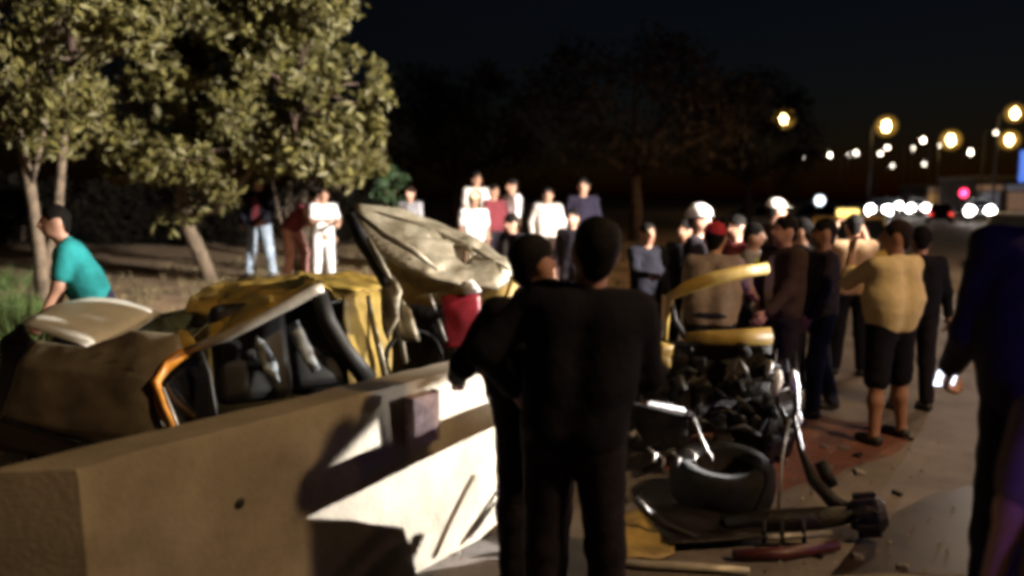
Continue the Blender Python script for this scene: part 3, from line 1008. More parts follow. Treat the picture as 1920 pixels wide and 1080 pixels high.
# ------------------------------------------------------------------ the wrecked yellow car behind the barrier
def build_wreck():
    g = G(420, 930)
    root = empty('wrecked_car', (g.x, g.y, 0))
    tag(root, 'crushed yellow saloon car behind the concrete barrier, bonnet folded upwards', 'car')
    pn = lambda nm, pts, m, **k: panel(nm, PX(pts), M[m], root, **k)
    tb = lambda nm, pts, r, m, **k: MB().tube(PX(pts), r, **k).build(nm, M[m], root, local=False)
    pn('quarter_panel', [(5, 785, 4.55), (35, 690, 4.6), (65, 640, 4.7), (165, 654, 4.55), (250, 622, 4.5), (338, 628, 4.42), (345, 655, 4.35), (291, 715, 4.25), (300, 770, 4.2), (322, 830, 4.1), (215, 850, 4.2), (110, 815, 4.4)], 'body_side', bulge=.05, crumple=.012, cscale=2.6, ridge=True, cuts=4)
    pn('trunk_lid', [(42, 606, 4.8), (95, 575, 5.15), (165, 560, 5.45), (235, 564, 5.55), (300, 588, 5.45), (165, 652, 4.62)], 'cream', bulge=.05, crumple=.004, cscale=3)
    pn('rear_window', [(166, 654, 4.56), (300, 590, 5.44), (372, 575, 5.4), (398, 600, 5.0), (345, 645, 4.45), (255, 624, 4.52)], 'glass_dark', crumple=.004)
    pn('tail_panel', [(0, 790, 4.6), (0, 640, 4.95), (42, 606, 4.85), (62, 640, 4.72), (34, 692, 4.62), (5, 785, 4.57)], 'black', crumple=.01)
    pn('bumper', [(-30, 800, 4.75), (5, 784, 4.5), (110, 815, 4.36), (215, 850, 4.16), (215, 880, 4.2), (100, 850, 4.45), (-20, 840, 4.8)], 'black', thick=.05, bulge=.03)
    pn('rear_pillar', [(328, 618, 4.6), (352, 622, 4.58), (372, 650, 4.36), (350, 672, 4.3), (330, 668, 4.32), (338, 640, 4.4)], 'yellow', crumple=.004)
    pn('roof', [(345, 590, 5.0), (362, 556, 5.7), (430, 532, 6.0), (560, 520, 6.15), (650, 512, 6.2), (705, 525, 6.1), (720, 545, 5.6), (640, 556, 5.0), (607, 545, 4.42), (520, 585, 4.36), (430, 632, 4.3), (385, 640, 4.35), (400, 600, 4.9)], 'yellow', crumple=.025, cscale=3.2, bulge=.02, ridge=True, cuts=4)
    pn('far_door', [(640, 555, 5.0), (720, 548, 5.6), (745, 700, 5.6), (660, 730, 5.1)], 'yellow', crumple=.03, cscale=4)
    pn('far_side_panel', [(345, 590, 5.9), (650, 540, 6.2), (860, 560, 6.3), (860, 760, 6.3), (350, 780, 5.95)], 'yellow_dirty', crumple=.02, cscale=3)
    tb('roof_rail', [(342, 662, 4.32), (385, 645, 4.30), (430, 628, 4.29), (520, 582, 4.34), (585, 548, 4.40), (606, 541, 4.42)], [.022, .026, .028, .03, .034, .032], 'rail', flat=.8)
    tb('window_frame', [(346, 660, 4.31), (318, 682, 4.28), (291, 716, 4.22), (303, 765, 4.17), (326, 810, 4.1), (345, 850, 4.05)], [.03, .034, .042, .034, .03, .03], 'orange', flat=.7)
    tb('window_trim', [(305, 728, 4.16), (322, 770, 4.1), (336, 806, 4.06)], .008, 'rail', n=6)
    tb('door_pillar', [(598, 550, 4.42), (615, 605, 4.4), (645, 655, 4.38), (692, 715, 4.36)], [.045, .05, .05, .055], 'black', flat=.7)
    tb('window_divider', [(372, 650, 4.33), (392, 700, 4.28), (402, 760, 4.22), (405, 790, 4.2)], .014, 'black', n=6)
    pn('side_window', [(300, 722, 4.3), (345, 664, 4.4), (372, 652, 4.42), (396, 705, 4.38), (405, 800, 4.34), (335, 830, 4.3)], 'glass_dark', crumple=.003)
    pn('sill_panel', [(330, 815, 4.1), (690, 712, 4.36), (880, 700, 4.5), (880, 870, 4.5), (345, 930, 4.1)], 'yellow_dirty', crumple=.02, cscale=3)
    # inside: seats, steering wheel, hanging airbags; the second stands in for a figure beyond
    for (x, y, d) in ((470, 660, 4.75), (600, 640, 5.2)):
        c = P(x, y, d)
        MB().box(c, (.44, .16, .6), Matrix.Rotation(.5, 3, 'Z') @ Matrix.Rotation(-.35, 3, 'X'), .06).build('seat', M['black'], root, local=False)
    pn('hanging_cloth', [(478, 628, 4.6), (496, 640, 4.58), (520, 690, 4.55), (526, 722, 4.55), (500, 700, 4.56), (482, 668, 4.6)], 'hanging_cloth', crumple=.03, cscale=9, bulge=.03)
    pn('hanging_cloth', [(528, 615, 4.95), (560, 600, 4.95), (578, 640, 4.9), (600, 690, 4.85), (585, 700, 4.85), (556, 650, 4.9)], 'hanging_cloth', crumple=.04, cscale=9, bulge=.05)  # added in place of a pale-blue figure beyond the window
    MB().lathe([(.165, -.012), (.182, 0), (.165, .012), (.15, 0), (.165, -.012)], P(775, 672, 4.75), Matrix.Rotation(R(70), 3, 'X'), 22).build('steering_wheel', M['black'], root, local=False)
    # the front: folded bonnet with ribs and holes
    hood = [(664, 388, 5.0), (700, 393, 5.15), (760, 404, 5.25), (830, 424, 5.3), (900, 458, 5.2), (962, 500, 5.0), (972, 520, 4.95), (930, 548, 4.8), (880, 542, 4.75), (800, 525, 4.7), (748, 503, 4.7), (705, 470, 4.75), (672, 438, 4.85)]
    hole = PX([(845, 462, 5.0), (880, 478, 4.98), (872, 502, 4.9), (852, 488, 4.92)])
    panel('bonnet', PX(hood), M['bare'], root, thick=.02, crumple=.02, cscale=3.0, bulge=.05, cuts=5, hole=hole, ridge=True)
    tb('bonnet_rib', [(672, 402, 4.82), (720, 440, 4.62), (775, 470, 4.58), (820, 505, 4.62)], [.012, .02, .02, .01], 'bare', flat=.6)
    tb('bonnet_rib', [(700, 398, 4.98), (790, 422, 5.05), (880, 462, 5.0), (955, 505, 4.85)], [.012, .016, .016, .01], 'bare', flat=.6)
    pn('bonnet_underside', [(720, 470, 4.95), (800, 515, 4.95), (880, 535, 5.0), (960, 515, 5.1), (950, 575, 5.2), (860, 580, 5.3), (740, 560, 5.2)], 'yellow_dirty', crumple=.03)
    tb('bonnet_hinge', [(655, 402, 4.85), (672, 440, 4.8), (700, 480, 4.75), (722, 525, 4.7), (735, 560, 4.7)], [.03, .045, .05, .04, .03], 'black', flat=.6)
    tb('bonnet_hinge', [(690, 446, 4.72), (712, 490, 4.68), (735, 530, 4.62)], [.012, .022, .014], 'bare', flat=.5)
    tb('windscreen_pillar', [(690, 555, 4.7), (700, 610, 4.62), (712, 660, 4.56), (722, 705, 4.5)], [.016, .02, .022, .024], 'bare', flat=.6)
    tb('windscreen_pillar', [(735, 545, 4.8), (745, 600, 4.75), (760, 680, 4.6)], [.02, .028, .02], 'bare', flat=.6)
    pn('torn_panel', [(712, 545, 4.66), (738, 520, 4.62), (752, 545, 4.6), (748, 600, 4.6), (728, 640, 4.58), (716, 600, 4.62)], 'bare', crumple=.04, cscale=8, bulge=.03)
    pn('torn_panel', [(752, 560, 4.68), (770, 580, 4.66), (788, 640, 4.6), (755, 640, 4.6)], 'bare', crumple=.03, cscale=8)
    pn('firewall', [(735, 550, 5.35), (960, 560, 5.3), (960, 800, 5.2), (735, 800, 5.3)], 'engine', crumple=.03, cscale=5)
    tail = pn('rear_lamp', [(828, 556, 4.72), (898, 552, 4.75), (900, 640, 4.72), (884, 655, 4.7), (836, 650, 4.7)], 'redpart', thick=.07, crumple=.008, bulge=.02)
    tail['label'] = 'dark red lamp block in the broken front'
    pn('lamp_glass', [(864, 532, 4.68), (886, 525, 4.68), (902, 545, 4.7), (872, 550, 4.7)], 'whiteplast', thick=.04, crumple=.006)
    tb('trim_strip', [(806, 552, 4.66), (816, 582, 4.64)], .009, 'steel', n=6)
    tb('trim_strip', [(822, 598, 4.62), (836, 640, 4.6)], .009, 'steel', n=6)
    tb('inner_wing', [(968, 520, 4.9), (950, 560, 4.85), (930, 590, 4.8), (915, 640, 4.75)], [.03, .022, .03, .02], 'yellow_dirty')
    # floor and wheels keep the body standing on the road
    pn('floor_pan', [(60, 850, 4.9), (340, 860, 4.2), (880, 800, 4.6), (900, 700, 6.1), (360, 720, 5.8)], 'engine', crumple=.02)
    for (x, d) in ((160, 4.85), (860, 4.85)):
        q = P(x, 800, d)
        wheel(root, (q.x - g.x, q.y - g.y, .31), (BN.x, BN.y, 0))
        q = q + Vector((-1.05, .8, 0))
        wheel(root, (q.x - g.x, q.y - g.y, .31), (BN.x, BN.y, 0))
    return root
build_wreck()

# ------------------------------------------------------------------ torn-off front of the car on the road
def build_front():
    g = G(1340, 880)
    root = empty('car_front_wreck', (g.x, g.y, 0))
    tag(root, 'mangled dark front end of the yellow car with bent yellow window frame', 'car wreck')
    tb = lambda nm, pts, r, m, **k: MB().tube(PX(pts), r, **k).build(nm, M[m], root, local=False)
    tb('window_frame', [(1247, 640, 5.35), (1250, 600, 5.33), (1256, 556, 5.3), (1290, 538, 5.25), (1340, 522, 5.22), (1390, 510, 5.25), (1440, 503, 5.3)], [.03, .03, .036, .043, .046, .044, .038], 'yellow', flat=.6)
    tb('door_beam', [(1283, 632, 5.25), (1330, 634, 5.2), (1390, 633, 5.18), (1446, 630, 5.2)], [.032, .05, .056, .058], 'yellow', flat=.55)
    panel('door_skin', PX([(1245, 640, 5.3), (1446, 632, 5.24), (1450, 740, 5.2), (1240, 760, 5.3)]), M['engine'], root, crumple=.04, cscale=6)
    panel('wing', PX([(1234, 640, 5.1), (1262, 648, 5.1), (1258, 690, 5.05), (1232, 680, 5.05)]), M['yellow'], root, crumple=.03, cscale=9, bulge=.02)
    tb('front_pillar', [(1256, 556, 5.3), (1266, 600, 5.28), (1285, 634, 5.25)], [.02, .018, .02], 'engine', flat=.6)
    # engine block and its clutter, each lump a part
    rnd = random.Random(5)
    MB().box(P(1330, 740, 5.48), (.62, .42, .42), Matrix.Rotation(.4, 3, 'Z'), .04).build('engine_block', M['engine'], root, smooth=False, local=False)
    MB().box(P(1240, 770, 5.35), (.4, .42, .5), Matrix.Rotation(-.3, 3, 'Z'), .05).build('gearbox', M['engine'], root, smooth=False, local=False)
    MB().box(P(1430, 790, 5.5) + Vector((0, 0, -.02)), (.42, .34, .45), Matrix.Rotation(.7, 3, 'Z') @ Matrix.Rotation(.2, 3, 'X'), .04).build('radiator', M['engine'], root, smooth=False, local=False)
    for k in range(46):
        x, y = rnd.uniform(1185, 1475), rnd.uniform(650, 870)
        c = P(x, y, rnd.uniform(5.08, 5.25))
        if rnd.random() < .5:
            MB().box(c, (rnd.uniform(.03, .14), rnd.uniform(.03, .10), rnd.uniform(.03, .11)), Matrix.Rotation(rnd.uniform(0, 3), 3, 'Z') @ Matrix.Rotation(rnd.uniform(-.6, .6), 3, 'X'), .01).build('engine_part', M[rnd.choice(['engine', 'engine', 'black'])], root, smooth=False, local=False)
        else:
            a = rnd.uniform(0, 6.28)
            e = Vector((math.cos(a), .3 * math.sin(a), rnd.uniform(-.6, .6))) * rnd.uniform(.08, .2)
            MB().tube([c - e, c + Vector((0, 0, .04)), c + e], rnd.uniform(.006, .024), 7).build('hose', M[rnd.choice(['engine', 'black', 'black', 'steel'])], root, local=False)
    tb('hose', [(1375, 700, 5.1), (1385, 670, 5.1), (1398, 690, 5.08), (1405, 715, 5.08), (1388, 722, 5.08), (1376, 706, 5.1)], .012, 'steel', n=6)
    # broken white lamp shells catching the headlights
    for (x, y, d, rx, rzz, an) in ((1456, 718, 5.12, .039, .092, .15), (1490, 722, 5.12, .024, .108, -.12), (1497, 783, 5.05, .019, .048, -.1), (1442, 690, 5.12, .017, .054, .3)):
        MB().ball(P(x, y, d), (rx, .05, rzz), Matrix.Rotation(an, 3, 'Y')).build('lamp_shell', M['whiteplast'], root, local=False)
    tb('bracket', [(1452, 655, 5.2), (1450, 690, 5.18), (1460, 760, 5.12), (1480, 800, 4.9)], .02, 'engine')
    tb('bracket', [(1488, 660, 5.2), (1495, 720, 5.16), (1492, 800, 4.9)], .022, 'engine')
    tb('tie_rod', [(1480, 785, 4.6), (1466, 860, 4.45), (1460, 960, 4.25)], .010, 'steel', n=6)
    tb('strut', [(1488, 780, 4.6), (1502, 845, 4.5), (1525, 900, 4.4), (1560, 938, 4.3), (1600, 962, 4.25)], [.014, .018, .036, .042, .03], 'engine')
    tb('spring_cup', [(1538, 866, 4.42), (1560, 912, 4.38)], .038, 'engine')
    tb('axle_shaft', [(1360, 985, 4.28), (1440, 976, 4.25), (1530, 972, 4.22), (1600, 965, 4.2)], [.05, .06, .062, .045], 'engine')
    hub = MB()
    c = P(1626, 965, 4.2)
    ax = (P(1650, 965, 4.15) - P(1580, 968, 4.22)).normalized()
    rot = ax.to_track_quat('Z', 'Y').to_matrix()
    hub.lathe([(.001, -.1), (.07, -.09), (.09, -.05), (.105, 0), (.10, .06), (.06, .1), (.001, .1)], c, rot, 14)
    hb = hub.build('wheel_hub', M['engine'], root, smooth=False, local=False)
    for k in range(9):
        a = k * .7
        d = rot @ Vector((math.cos(a) * .1, math.sin(a) * .1, 0))
        MB().box(c + d, (.035, .035, .12), rot, .005).build('hub_stud', M['engine'], hb, smooth=False, local=False)
    tb('stabiliser_bar', [(1375, 1006, 4.12), (1450, 1008, 4.1), (1560, 1000, 4.1)], [.018, .022, .02], 'steel', flat=.8)
    for x in (1432, 1465, 1506): tb('bolt', [(x, 975, 4.12), (x + 2, 1018, 4.08)], .012, 'engine', n=6)
    tb('rod', [(1300, 785, 4.6), (1318, 830, 4.5), (1335, 862, 4.45)], .011, 'steel', n=6)
    for (x, y) in ((1215, 840), (1232, 850), (1260, 848), (1290, 842)):
        tb('bent_bracket', [(x, y, 4.6), (x + 14, y + 12, 4.56), (x + 10, y + 26, 4.52)], .011, 'steel', n=5)
    tb('wishbone', [(1190, 935, 4.3), (1215, 960, 4.25), (1250, 985, 4.18), (1310, 1010, 4.1)], [.02, .024, .022, .018], 'engine')
    tb('wishbone_edge', [(1200, 938, 4.25), (1222, 965, 4.2)], .008, 'steel', n=6)
    panel('undertray', [G(1200, 950, .06), G(1420, 940, .06), G(1440, 1010, .06), G(1260, 1020, .06)], M['engine'], root, crumple=.03)
    return root
build_front()

# unseen sheet, bar and tab added here to shape the barrier's light patches
tw = empty('light_blocker', (.45, 4.18, 0))
tag(tw, 'unseen dark blocker added behind the man in black to shape the barrier light', 'debris')
panel('blocker_sheet', [(.45, 3.66, .0), (.44, 3.66, .76), (.45, 3.84, .68), (.45, 3.99, .56), (.45, 4.13, .42), (.45, 4.15, .04), (.45, 4.15, 0)], M['engine'], tw, crumple=.015, cscale=5)
MB().tube([(.45, 3.64, .69), (.45, 3.9, .715), (.44, 4.2, .72), (.45, 4.62, .715)], [.05, .07, .072, .065], 8, flat=.5).build('blocker_bar', M['engine'], tw, local=False)
panel('blocker_tab', [(.45, 4.105, .70), (.45, 4.10, .97), (.45, 4.17, 1.0), (.45, 4.225, .95), (.45, 4.23, .70)], M['engine'], tw, crumple=.004)
MB().tube([(.45, 4.58, .715), (.7, 4.66, .66), (1.05, 4.82, .55)], .03, 6).build('blocker_stay', M['engine'], tw, local=False)

# loose wheel lying flat
lw = G(1352, 948)
wr_ = empty('loose_wheel', (lw.x, lw.y, .0))
tag(wr_, 'torn-off wheel lying flat beside the mangled car front', 'wheel')
rot = Matrix.Rotation(R(7), 3, 'X')
MB().lathe([(.18, -.12), (.27, -.13), (.305, -.09), (.312, 0), (.305, .09), (.27, .13), (.185, .12), (.18, 0), (.18, -.12)], (0, .0, .165), rot, 30).build('tyre', M['tyre'], wr_)
MB().lathe([(.001, .02), (.06, .03), (.15, -.02), (.185, .085), (.18, -.08), (.001, -.06)], (0, .0, .155), rot, 20).build('rim', M['engine'], wr_)
# torn yellow sheet and a strip of bumper on the road
ysh = empty('torn_yellow_panel', G(1190, 1010))
tag(ysh, 'torn yellow body panel lying on the road by the black-clad man', 'debris')
panel('sheet', [G(1135, 985, .05), G(1180, 960, .04), G(1250, 965, .03), G(1265, 1040, .03), G(1200, 1050, .04), G(1128, 1046, .05)], M['yellow_dirty'], ysh, crumple=.03, cscale=7)
bst = empty('bumper_strip', G(1270, 1058))
tag(bst, 'long pale bumper strip lying on the road at the bottom', 'debris')
MB().tube([G(1130, 1050, .03), G(1210, 1058, .03), G(1320, 1064, .03), G(1405, 1070, .03)], [.018, .022, .022, .016], 8, flat=1.6).build('strip', M['rail'], bst, local=False)
rst = empty('red_strip', G(1470, 1035))
tag(rst, 'very dark red plastic strip lying below the axle', 'debris')
MB().tube([G(1375, 1040, .04), G(1470, 1038, .04), G(1570, 1022, .04)], [.03, .035, .03], 8).build('strip', M['red_dark'], rst, local=False)
rn = random.Random(3)
for k in range(16):
    x, y = rn.uniform(1180, 1780), rn.uniform(800, 1070)
    p = G(x, y)
    o = MB().box((0, 0, .014), (rn.uniform(.03, .09), rn.uniform(.02, .06), .025), Matrix.Rotation(rn.uniform(0, 3), 3, 'Z') @ Matrix.Rotation(rn.uniform(-.2, .2), 3, 'X'), .004).build('glass_shard' if k % 2 else 'metal_scrap', M['steel' if k % 2 else 'engine'], None, smooth=False)
    o.location = p
    tag(o, 'small broken %s scattered on the road around the wreck' % ('bright shard' if k % 2 else 'dark metal scrap'), 'debris', 'crash debris on the road, %s' % ('bright' if k % 2 else 'dark'))

cv, cf = [], []
for k in range(420):
    g_ = G(rn.gauss(1420, 170), rn.uniform(830, 1075))
    r_ = rn.uniform(.004, .014)
    n_ = len(cv)
    for j in range(4):
        a_ = j * 1.57 + rn.random()
        cv.append((g_.x + r_ * math.cos(a_), g_.y + r_ * math.sin(a_), .008))
    cv.append((g_.x, g_.y, .008 + r_))
    cf += [(n_ + j, n_ + (j + 1) % 4, n_ + 4) for j in range(4)]
tag(mesh_obj('glass_crumbs', cv, cf, M['steel'], smooth=False), 'tiny crumbs of broken glass strewn on the road round the wreck', 'broken glass', kind='stuff')

# ------------------------------------------------------------------ street lamps
BULB = emit('sodium_bulb', (1.0, .70, .30), 60)
BULBW = emit('pale_bulb', (1.0, .84, .66), 30)
HALO_EMIT = emit('amber_halo_emit', (1.0, .42, .05), 1.6)
def lamp_post(px, py, z, big, label, group, dist=None):
    f = P(px, py, 1) - Vector((0, 0, H))
    d = (z - H) / f.z
    top = Vector((0, 0, H)) + f * d
    gz = terrain(top.x, top.y)
    arm = RN * (-1.1)
    base = Vector((top.x, top.y, gz)) - arm
    root = empty('street_lamp', base)
    tag(root, label, 'street lamp', group)
    q = Vector((0, 0, top.z - gz))
    MB().tube([(0, 0, -.1), q * .5, q], [.11, .085, .06], 8).build('pole', M['pole'], root)
    MB().tube([q, q + arm * .5 + Vector((0, 0, .16)), q + arm + Vector((0, 0, .16))], .04, 6).build('arm', M['pole'], root)
    c = q + arm
    MB().box(c + Vector((0, 0, .14)), (.42, .42, .12), None, .03).build('lamp_head', M['lamp_housing'], root)
    if big:
        MB().ball(c - Vector((0, 0, .02)), (big * 2.6, big * 2.6, big * 2.5), n=20, m=12).build('amber_halo', HALO_GLOW, root)  # soft halo round the lamp, built as a glowing ball
    s = big if big else .16
    MB().ball(c - Vector((0, 0, .02)), (s * .7, s * .7, s * 1.15)).build('bulb', BULB if big else BULBW, root)
    return root
HALO_GLOW = bpy.data.materials.new('amber_halo_glow')  # glow volume imitating the halo of the large lamps
HALO_GLOW.use_nodes = True
_n = HALO_GLOW.node_tree
_n.nodes.remove(_n.nodes['Principled BSDF'])
_em = _n.nodes.new('ShaderNodeEmission')
_em.inputs[0].default_value = (1, .52, .08, 1)
_em.inputs[1].default_value = .28
_n.links.new(_em.outputs[0], _n.nodes['Material Output'].inputs['Volume'])
for (px, py, z, big, lb) in ((1470, 222, 8, .34, 'leftmost large amber street lamp, alone above the right crowd'), (1662, 236, 8, .36, 'largest amber street lamp in the middle of the night sky'),
                         (1783, 262, 8, .42, 'yellowish street lamp on a visible thin pole right of the largest'), (1903, 212, 8.5, .30, 'highest street lamp at the right edge'), (1893, 262, 8, .40, 'pale street lamp just below the highest at the right edge')):
    lamp_post(px, py, z, big, lb, 'large street lamps')
ORD = ['first', 'second', 'third', 'fourth', 'fifth', 'sixth', 'seventh', 'eighth', 'ninth', 'tenth', 'eleventh', 'twelfth', 'thirteenth', 'fourteenth']
FARX = [1508, 1556, 1591, 1605, 1651, 1664, 1673, 1712, 1731, 1733, 1761, 1820, 1868, 1864]
for (px, py, s) in ((1508, 297, .16), (1556, 290, .26), (1591, 290, .16), (1605, 286, .24), (1651, 287, .22), (1664, 276, .22), (1673, 310, .2), (1712, 277, .2), (1731, 262, .26), (1733, 307, .2), (1761, 273, .17), (1820, 285, .32), (1868, 248, .16), (1864, 338, .16)):
    r_ = lamp_post(px, py, 9, 0, 'small distant street lamp, %s from the left in the row down the road' % ORD[sorted(FARX).index(px)], 'distant street lamps')
    for ch in r_.children:
        if ch.name.startswith('bulb'):
            k = s / .16
            c = sum((v.co for v in ch.data.vertices), Vector()) / len(ch.data.vertices)
            for v in ch.data.vertices: v.co = c + (v.co - c) * k * .9

# street lamp behind the photographer that lights the scene amber
def near_lamp(x, y, z, energy, label):
    root = empty('street_lamp', (x, y, 0))
    tag(root, label, 'street lamp', 'near street lamps')
    MB().tube([(0, 0, -.1), (0, 0, z * .5), (0, 0, z)], [.11, .085, .06], 8).build('pole', M['pole'], root)
    MB().tube([(0, 0, z), (-.5, .2, z + .2), (-1.2, .5, z + .25)], .04, 6).build('arm', M['pole'], root)
    MB().box((-1.3, .54, z + .25), (.5, .3, .12), None, .03).build('lamp_head', M['lamp_housing'], root)
    l = bpy.data.lights.new('lamp_light', 'SPOT')
    l.energy = energy; l.color = LAMP_AMBER; l.shadow_soft_size = .25; l.spot_size = R(165); l.spot_blend = .4
    o = bpy.data.objects.new('lamp_light', l)
    COL.objects.link(o); o.parent = root; o.location = (-1.3, .54, z + .12)
    return root
near_lamp(8.6, -.6, 7.8, STREET_E, 'tall street lamp on the kerb right of the photographer')
near_lamp(14.5, 15.5, 8.0, STREET_E * .85, 'tall street lamp on the far right kerb outside the picture')

# ------------------------------------------------------------------ vehicles
paint_w = mat('white_paint', (.62, .61, .60), .3, var=.05)
paint_s = mat('silver_paint', (.35, .35, .36), .3, metal=.5, var=.05)
paint_b = mat('blue_paint', (.03, .08, .22), .35, var=.1)
paint_d = mat('dark_paint', (.02, .02, .025), .3, var=.1)
SIGN = emit('taxi_sign_lit', (1.0, .72, .2), 2.2)
RZ = math.atan2(RD.x, -RD.y)           # nose of an oncoming car points back along the road
def oncoming(px, py, z, label, paint, lit, **k):
    f = P(px, py, 1) - Vector((0, 0, H))
    d = (z - H) / f.z
    p = Vector((0, 0, H)) + f * d + RD * 2.1
    c = car(label, k.pop('group', 'cars on the road behind'), (p.x, p.y, 0), -R(27) + k.pop('turn', 0), paint, lit, suv=True, **k)
    for ch in c.children:
        if ch.name.startswith('headlight'):
            m_ = sum((v.co for v in ch.data.vertices), Vector()) / len(ch.data.vertices)
            for v in ch.data.vertices: v.co = m_ + Vector(((v.co.x - m_.x) * 2.0, (v.co.y - m_.y), (v.co.z - m_.z) * 3.8)) + Vector((0, 0, .1))  # lenses swollen to imitate headlight glare
    return c
oncoming(1648, 394, .9, 'oncoming dark car with two bright headlights above the beige-shirted man', paint_d, HEADLIT2, name='oncoming_car')
oncoming(1676, 386, .9, 'oncoming silver car with glaring headlights left of the brightest pair', paint_s, HEADLIT2, name='oncoming_car')
oncoming(1722, 391, .9, 'oncoming white car with the widest glaring headlight pair', paint_w, HEADLIT2, name='oncoming_car')
oncoming(1697, 380, .9, 'oncoming car added to thicken the glow between the two brightest headlight pairs', paint_d, HEADLIT2, name='oncoming_car')  # this car and the next added for denser headlight glow
oncoming(1752, 384, .9, 'oncoming car added to thicken the glow right of the widest headlight pair', paint_s, HEADLIT2, name='oncoming_car')
oncoming(1808, 386, .9, 'oncoming car with small bright headlights under the red light', paint_d, HEADLIT2, name='oncoming_car')
oncoming(1838, 396, .9, 'rightmost oncoming car with one bright headlight showing', paint_s, HEADLIT2, name='oncoming_car')
p = G(1430, 436)
car('white car parked side-on behind the standing men', 'cars on the road behind', (p.x, p.y, 0), R(62), paint_w)
p = Vector((6.75, 16.2, 0))
car('yellow taxi with a lit roof sign behind the person with raised arms', 'cars on the road behind', (p.x, p.y, 0), R(-20), M['yellow'], roof_sign=SIGN, tail=TAIL)
p = G(1760, 418)
car('dark car parked far down the road on the right', 'cars on the road behind', (p.x, p.y, 0), R(155), paint_d, tail=TAIL)
p = G(1545, 425)
car('blue car parked far behind the man in dark jeans', 'cars on the road behind', (p.x, p.y, 0), R(70), paint_b)

# rescue van right of the picture; its pole floods and beacon are added light
pc = car('white rescue van with headlamps on and an added pole floodlight, right of the crash', None, (7.3, 5.2, 0), R(-83), paint_w, HEADLIT, suv=True, name='rescue_van', cat='van')
BLUE = emit('blue_fill', (.10, .14, 1.0), 8)  # added blue source, stands in for violet lens flare
MB().box((0, .2, 1.93), (1.1, .22, .14), None, .04).build('fill_bar', BLUE, pc)
MB().tube([(.4, 1.5, 1.8), (.4, 1.5, 4.55)], [.05, .035], 8).build('added_mast', M['pole'], pc)  # pole and housing added to carry the fill floods
MB().box((.4, 1.5, 4.68), (.5, .3, .26), None, .03).build('added_flood_housing', M['lamp_housing'], pc)
def beam(parent, loc, target, energy, size, blend, col=(1, .95, .90), soft=.05):
    l = bpy.data.lights.new('spot_beam', 'SPOT')
    l.energy = energy; l.color = col; l.spot_size = R(size); l.spot_blend = blend; l.shadow_soft_size = soft
    o = bpy.data.objects.new('spot_beam', l)
    COL.objects.link(o)
    o.parent = parent
    inv = Matrix.LocRotScale(parent.location, parent.rotation_euler, None).inverted()
    o.location = inv @ Vector(loc)
    d = (inv.to_3x3() @ (Vector(target) - Vector(loc))).normalized()
    o.rotation_mode = 'QUATERNION'
    o.rotation_quaternion = d.to_track_quat('-Z', 'Y')
    return o
FILL_FLOOD_AT = Matrix.LocRotScale(pc.location, pc.rotation_euler, None) @ Vector((.4, 1.28, 4.62))
beam(pc, FILL_FLOOD_AT + Vector((0, -.1, 0)), (-1.7, 5.35, 1.15), FILL_FLOOD_E * .40, 17, .5, (1, .95, .86), .1)  # added flood brightening boot lid, roof and bonnet
beam(pc, FILL_FLOOD_AT, (-2.9, 13.0, 3.5), FILL_FLOOD_E, 50, .25, (1, .93, .84), .1)  # added flood brightening the bank crowd and trees
beam(pc, (4.98, 5.8, 1.2), P(895, 885, 4.15), HEADLAMP_E, 11.2, .10, (1, .97, .94), .02)
beam(pc, (4.98, 5.0, 1.2), (-1.0, 5.2, 1.2), HEADLAMP_E * .09, 32, .15, (1, .95, .90))
bl = bpy.data.lights.new('blue_fill_light', 'POINT')
bl.energy = 60; bl.color = (.22, .18, 1.0); bl.shadow_soft_size = .1  # added tint on the road in place of lens flare
bo_ = bpy.data.objects.new('blue_fill_light', bl)
COL.objects.link(bo_); bo_.parent = pc; bo_.location = (0, 0, 2.1)
# one oncoming car's beams rake along the road and rim the men from behind
oc = car('oncoming light-coloured car whose beams rake the road, beyond the crowd on the right', 'cars on the road behind', (13.5, 21.5, 0), R(-32), paint_s, HEADLIT, name='oncoming_car')
beam(oc, (12.3, 19.4, .8), (1.2, 4.5, 1.4), 1000, 30, .8, (1, .95, .97))

pol = car('unseen dark car added to throw violet light, behind the photographer', None, (2.9, -4.2, 0), R(180), paint_d, suv=True, name='violet_light_car')  # unseen car added only to carry the violet light
MB().box((0, .2, 1.93), (1.1, .22, .14), None, .04).build('fill_bar', emit('violet_fill', (.25, .12, 1.0), 8), pol)
beam(pol, (2.7, -4.2, 2.15), (1.70, 2.8, 1.2), 620, 15, .7, (.26, .13, 1.0), .12)  # added violet spot imitating flare on the right-edge man
# ------------------------------------------------------------------ far buildings and signs
def far_block(px0, px1, top, d, label, lit):
    a, b = P(px0, 380, d), P(px1, 380, d)
    z = P(px0, top, d).z
    root = empty('shop_building', ((a.x + b.x) / 2, d, 0))
    tag(root, label, 'building')
    wd = b.x - a.x
    wl = MB().box((0, 4, z / 2), (wd, 8, z), None, 0)
    wl.build('wall', mat('dim_plaster', (.10, .075, .07), .9, var=.3, scale=.4), root, smooth=False)
    MB().box((0, 4, z + .15), (wd + .5, 8.5, .3)).build('roof', M['concrete'], root, smooth=False)
    n = max(2, int(wd / 3.2))
    for k in range(n):
        x = -wd / 2 + (k + .5) * wd / n
        MB().box((x, -.06, 1.5), (wd / n * .7, .1, 2.2)).build('shop_window', lit[k % len(lit)], root, smooth=False)
        MB().box((x, -.12, 3.1), (wd / n * .85, .2, .6)).build('sign_board', lit[(k + 1) % len(lit)], root, smooth=False)
        for j in range(2):
            if z > 6.5 + j * 3: MB().box((x, -.05, 5 + 3 * j), (1.2, .1, 1.4)).build('window', M['glass_dark'], root, smooth=False)
    return root
L1 = emit('shop_light_warm', (1.0, .55, .2), .22)
L2 = emit('shop_light_dim', (.8, .5, .35), .12)
L3 = emit('shop_light_cold', (.55, .62, .9), .07)
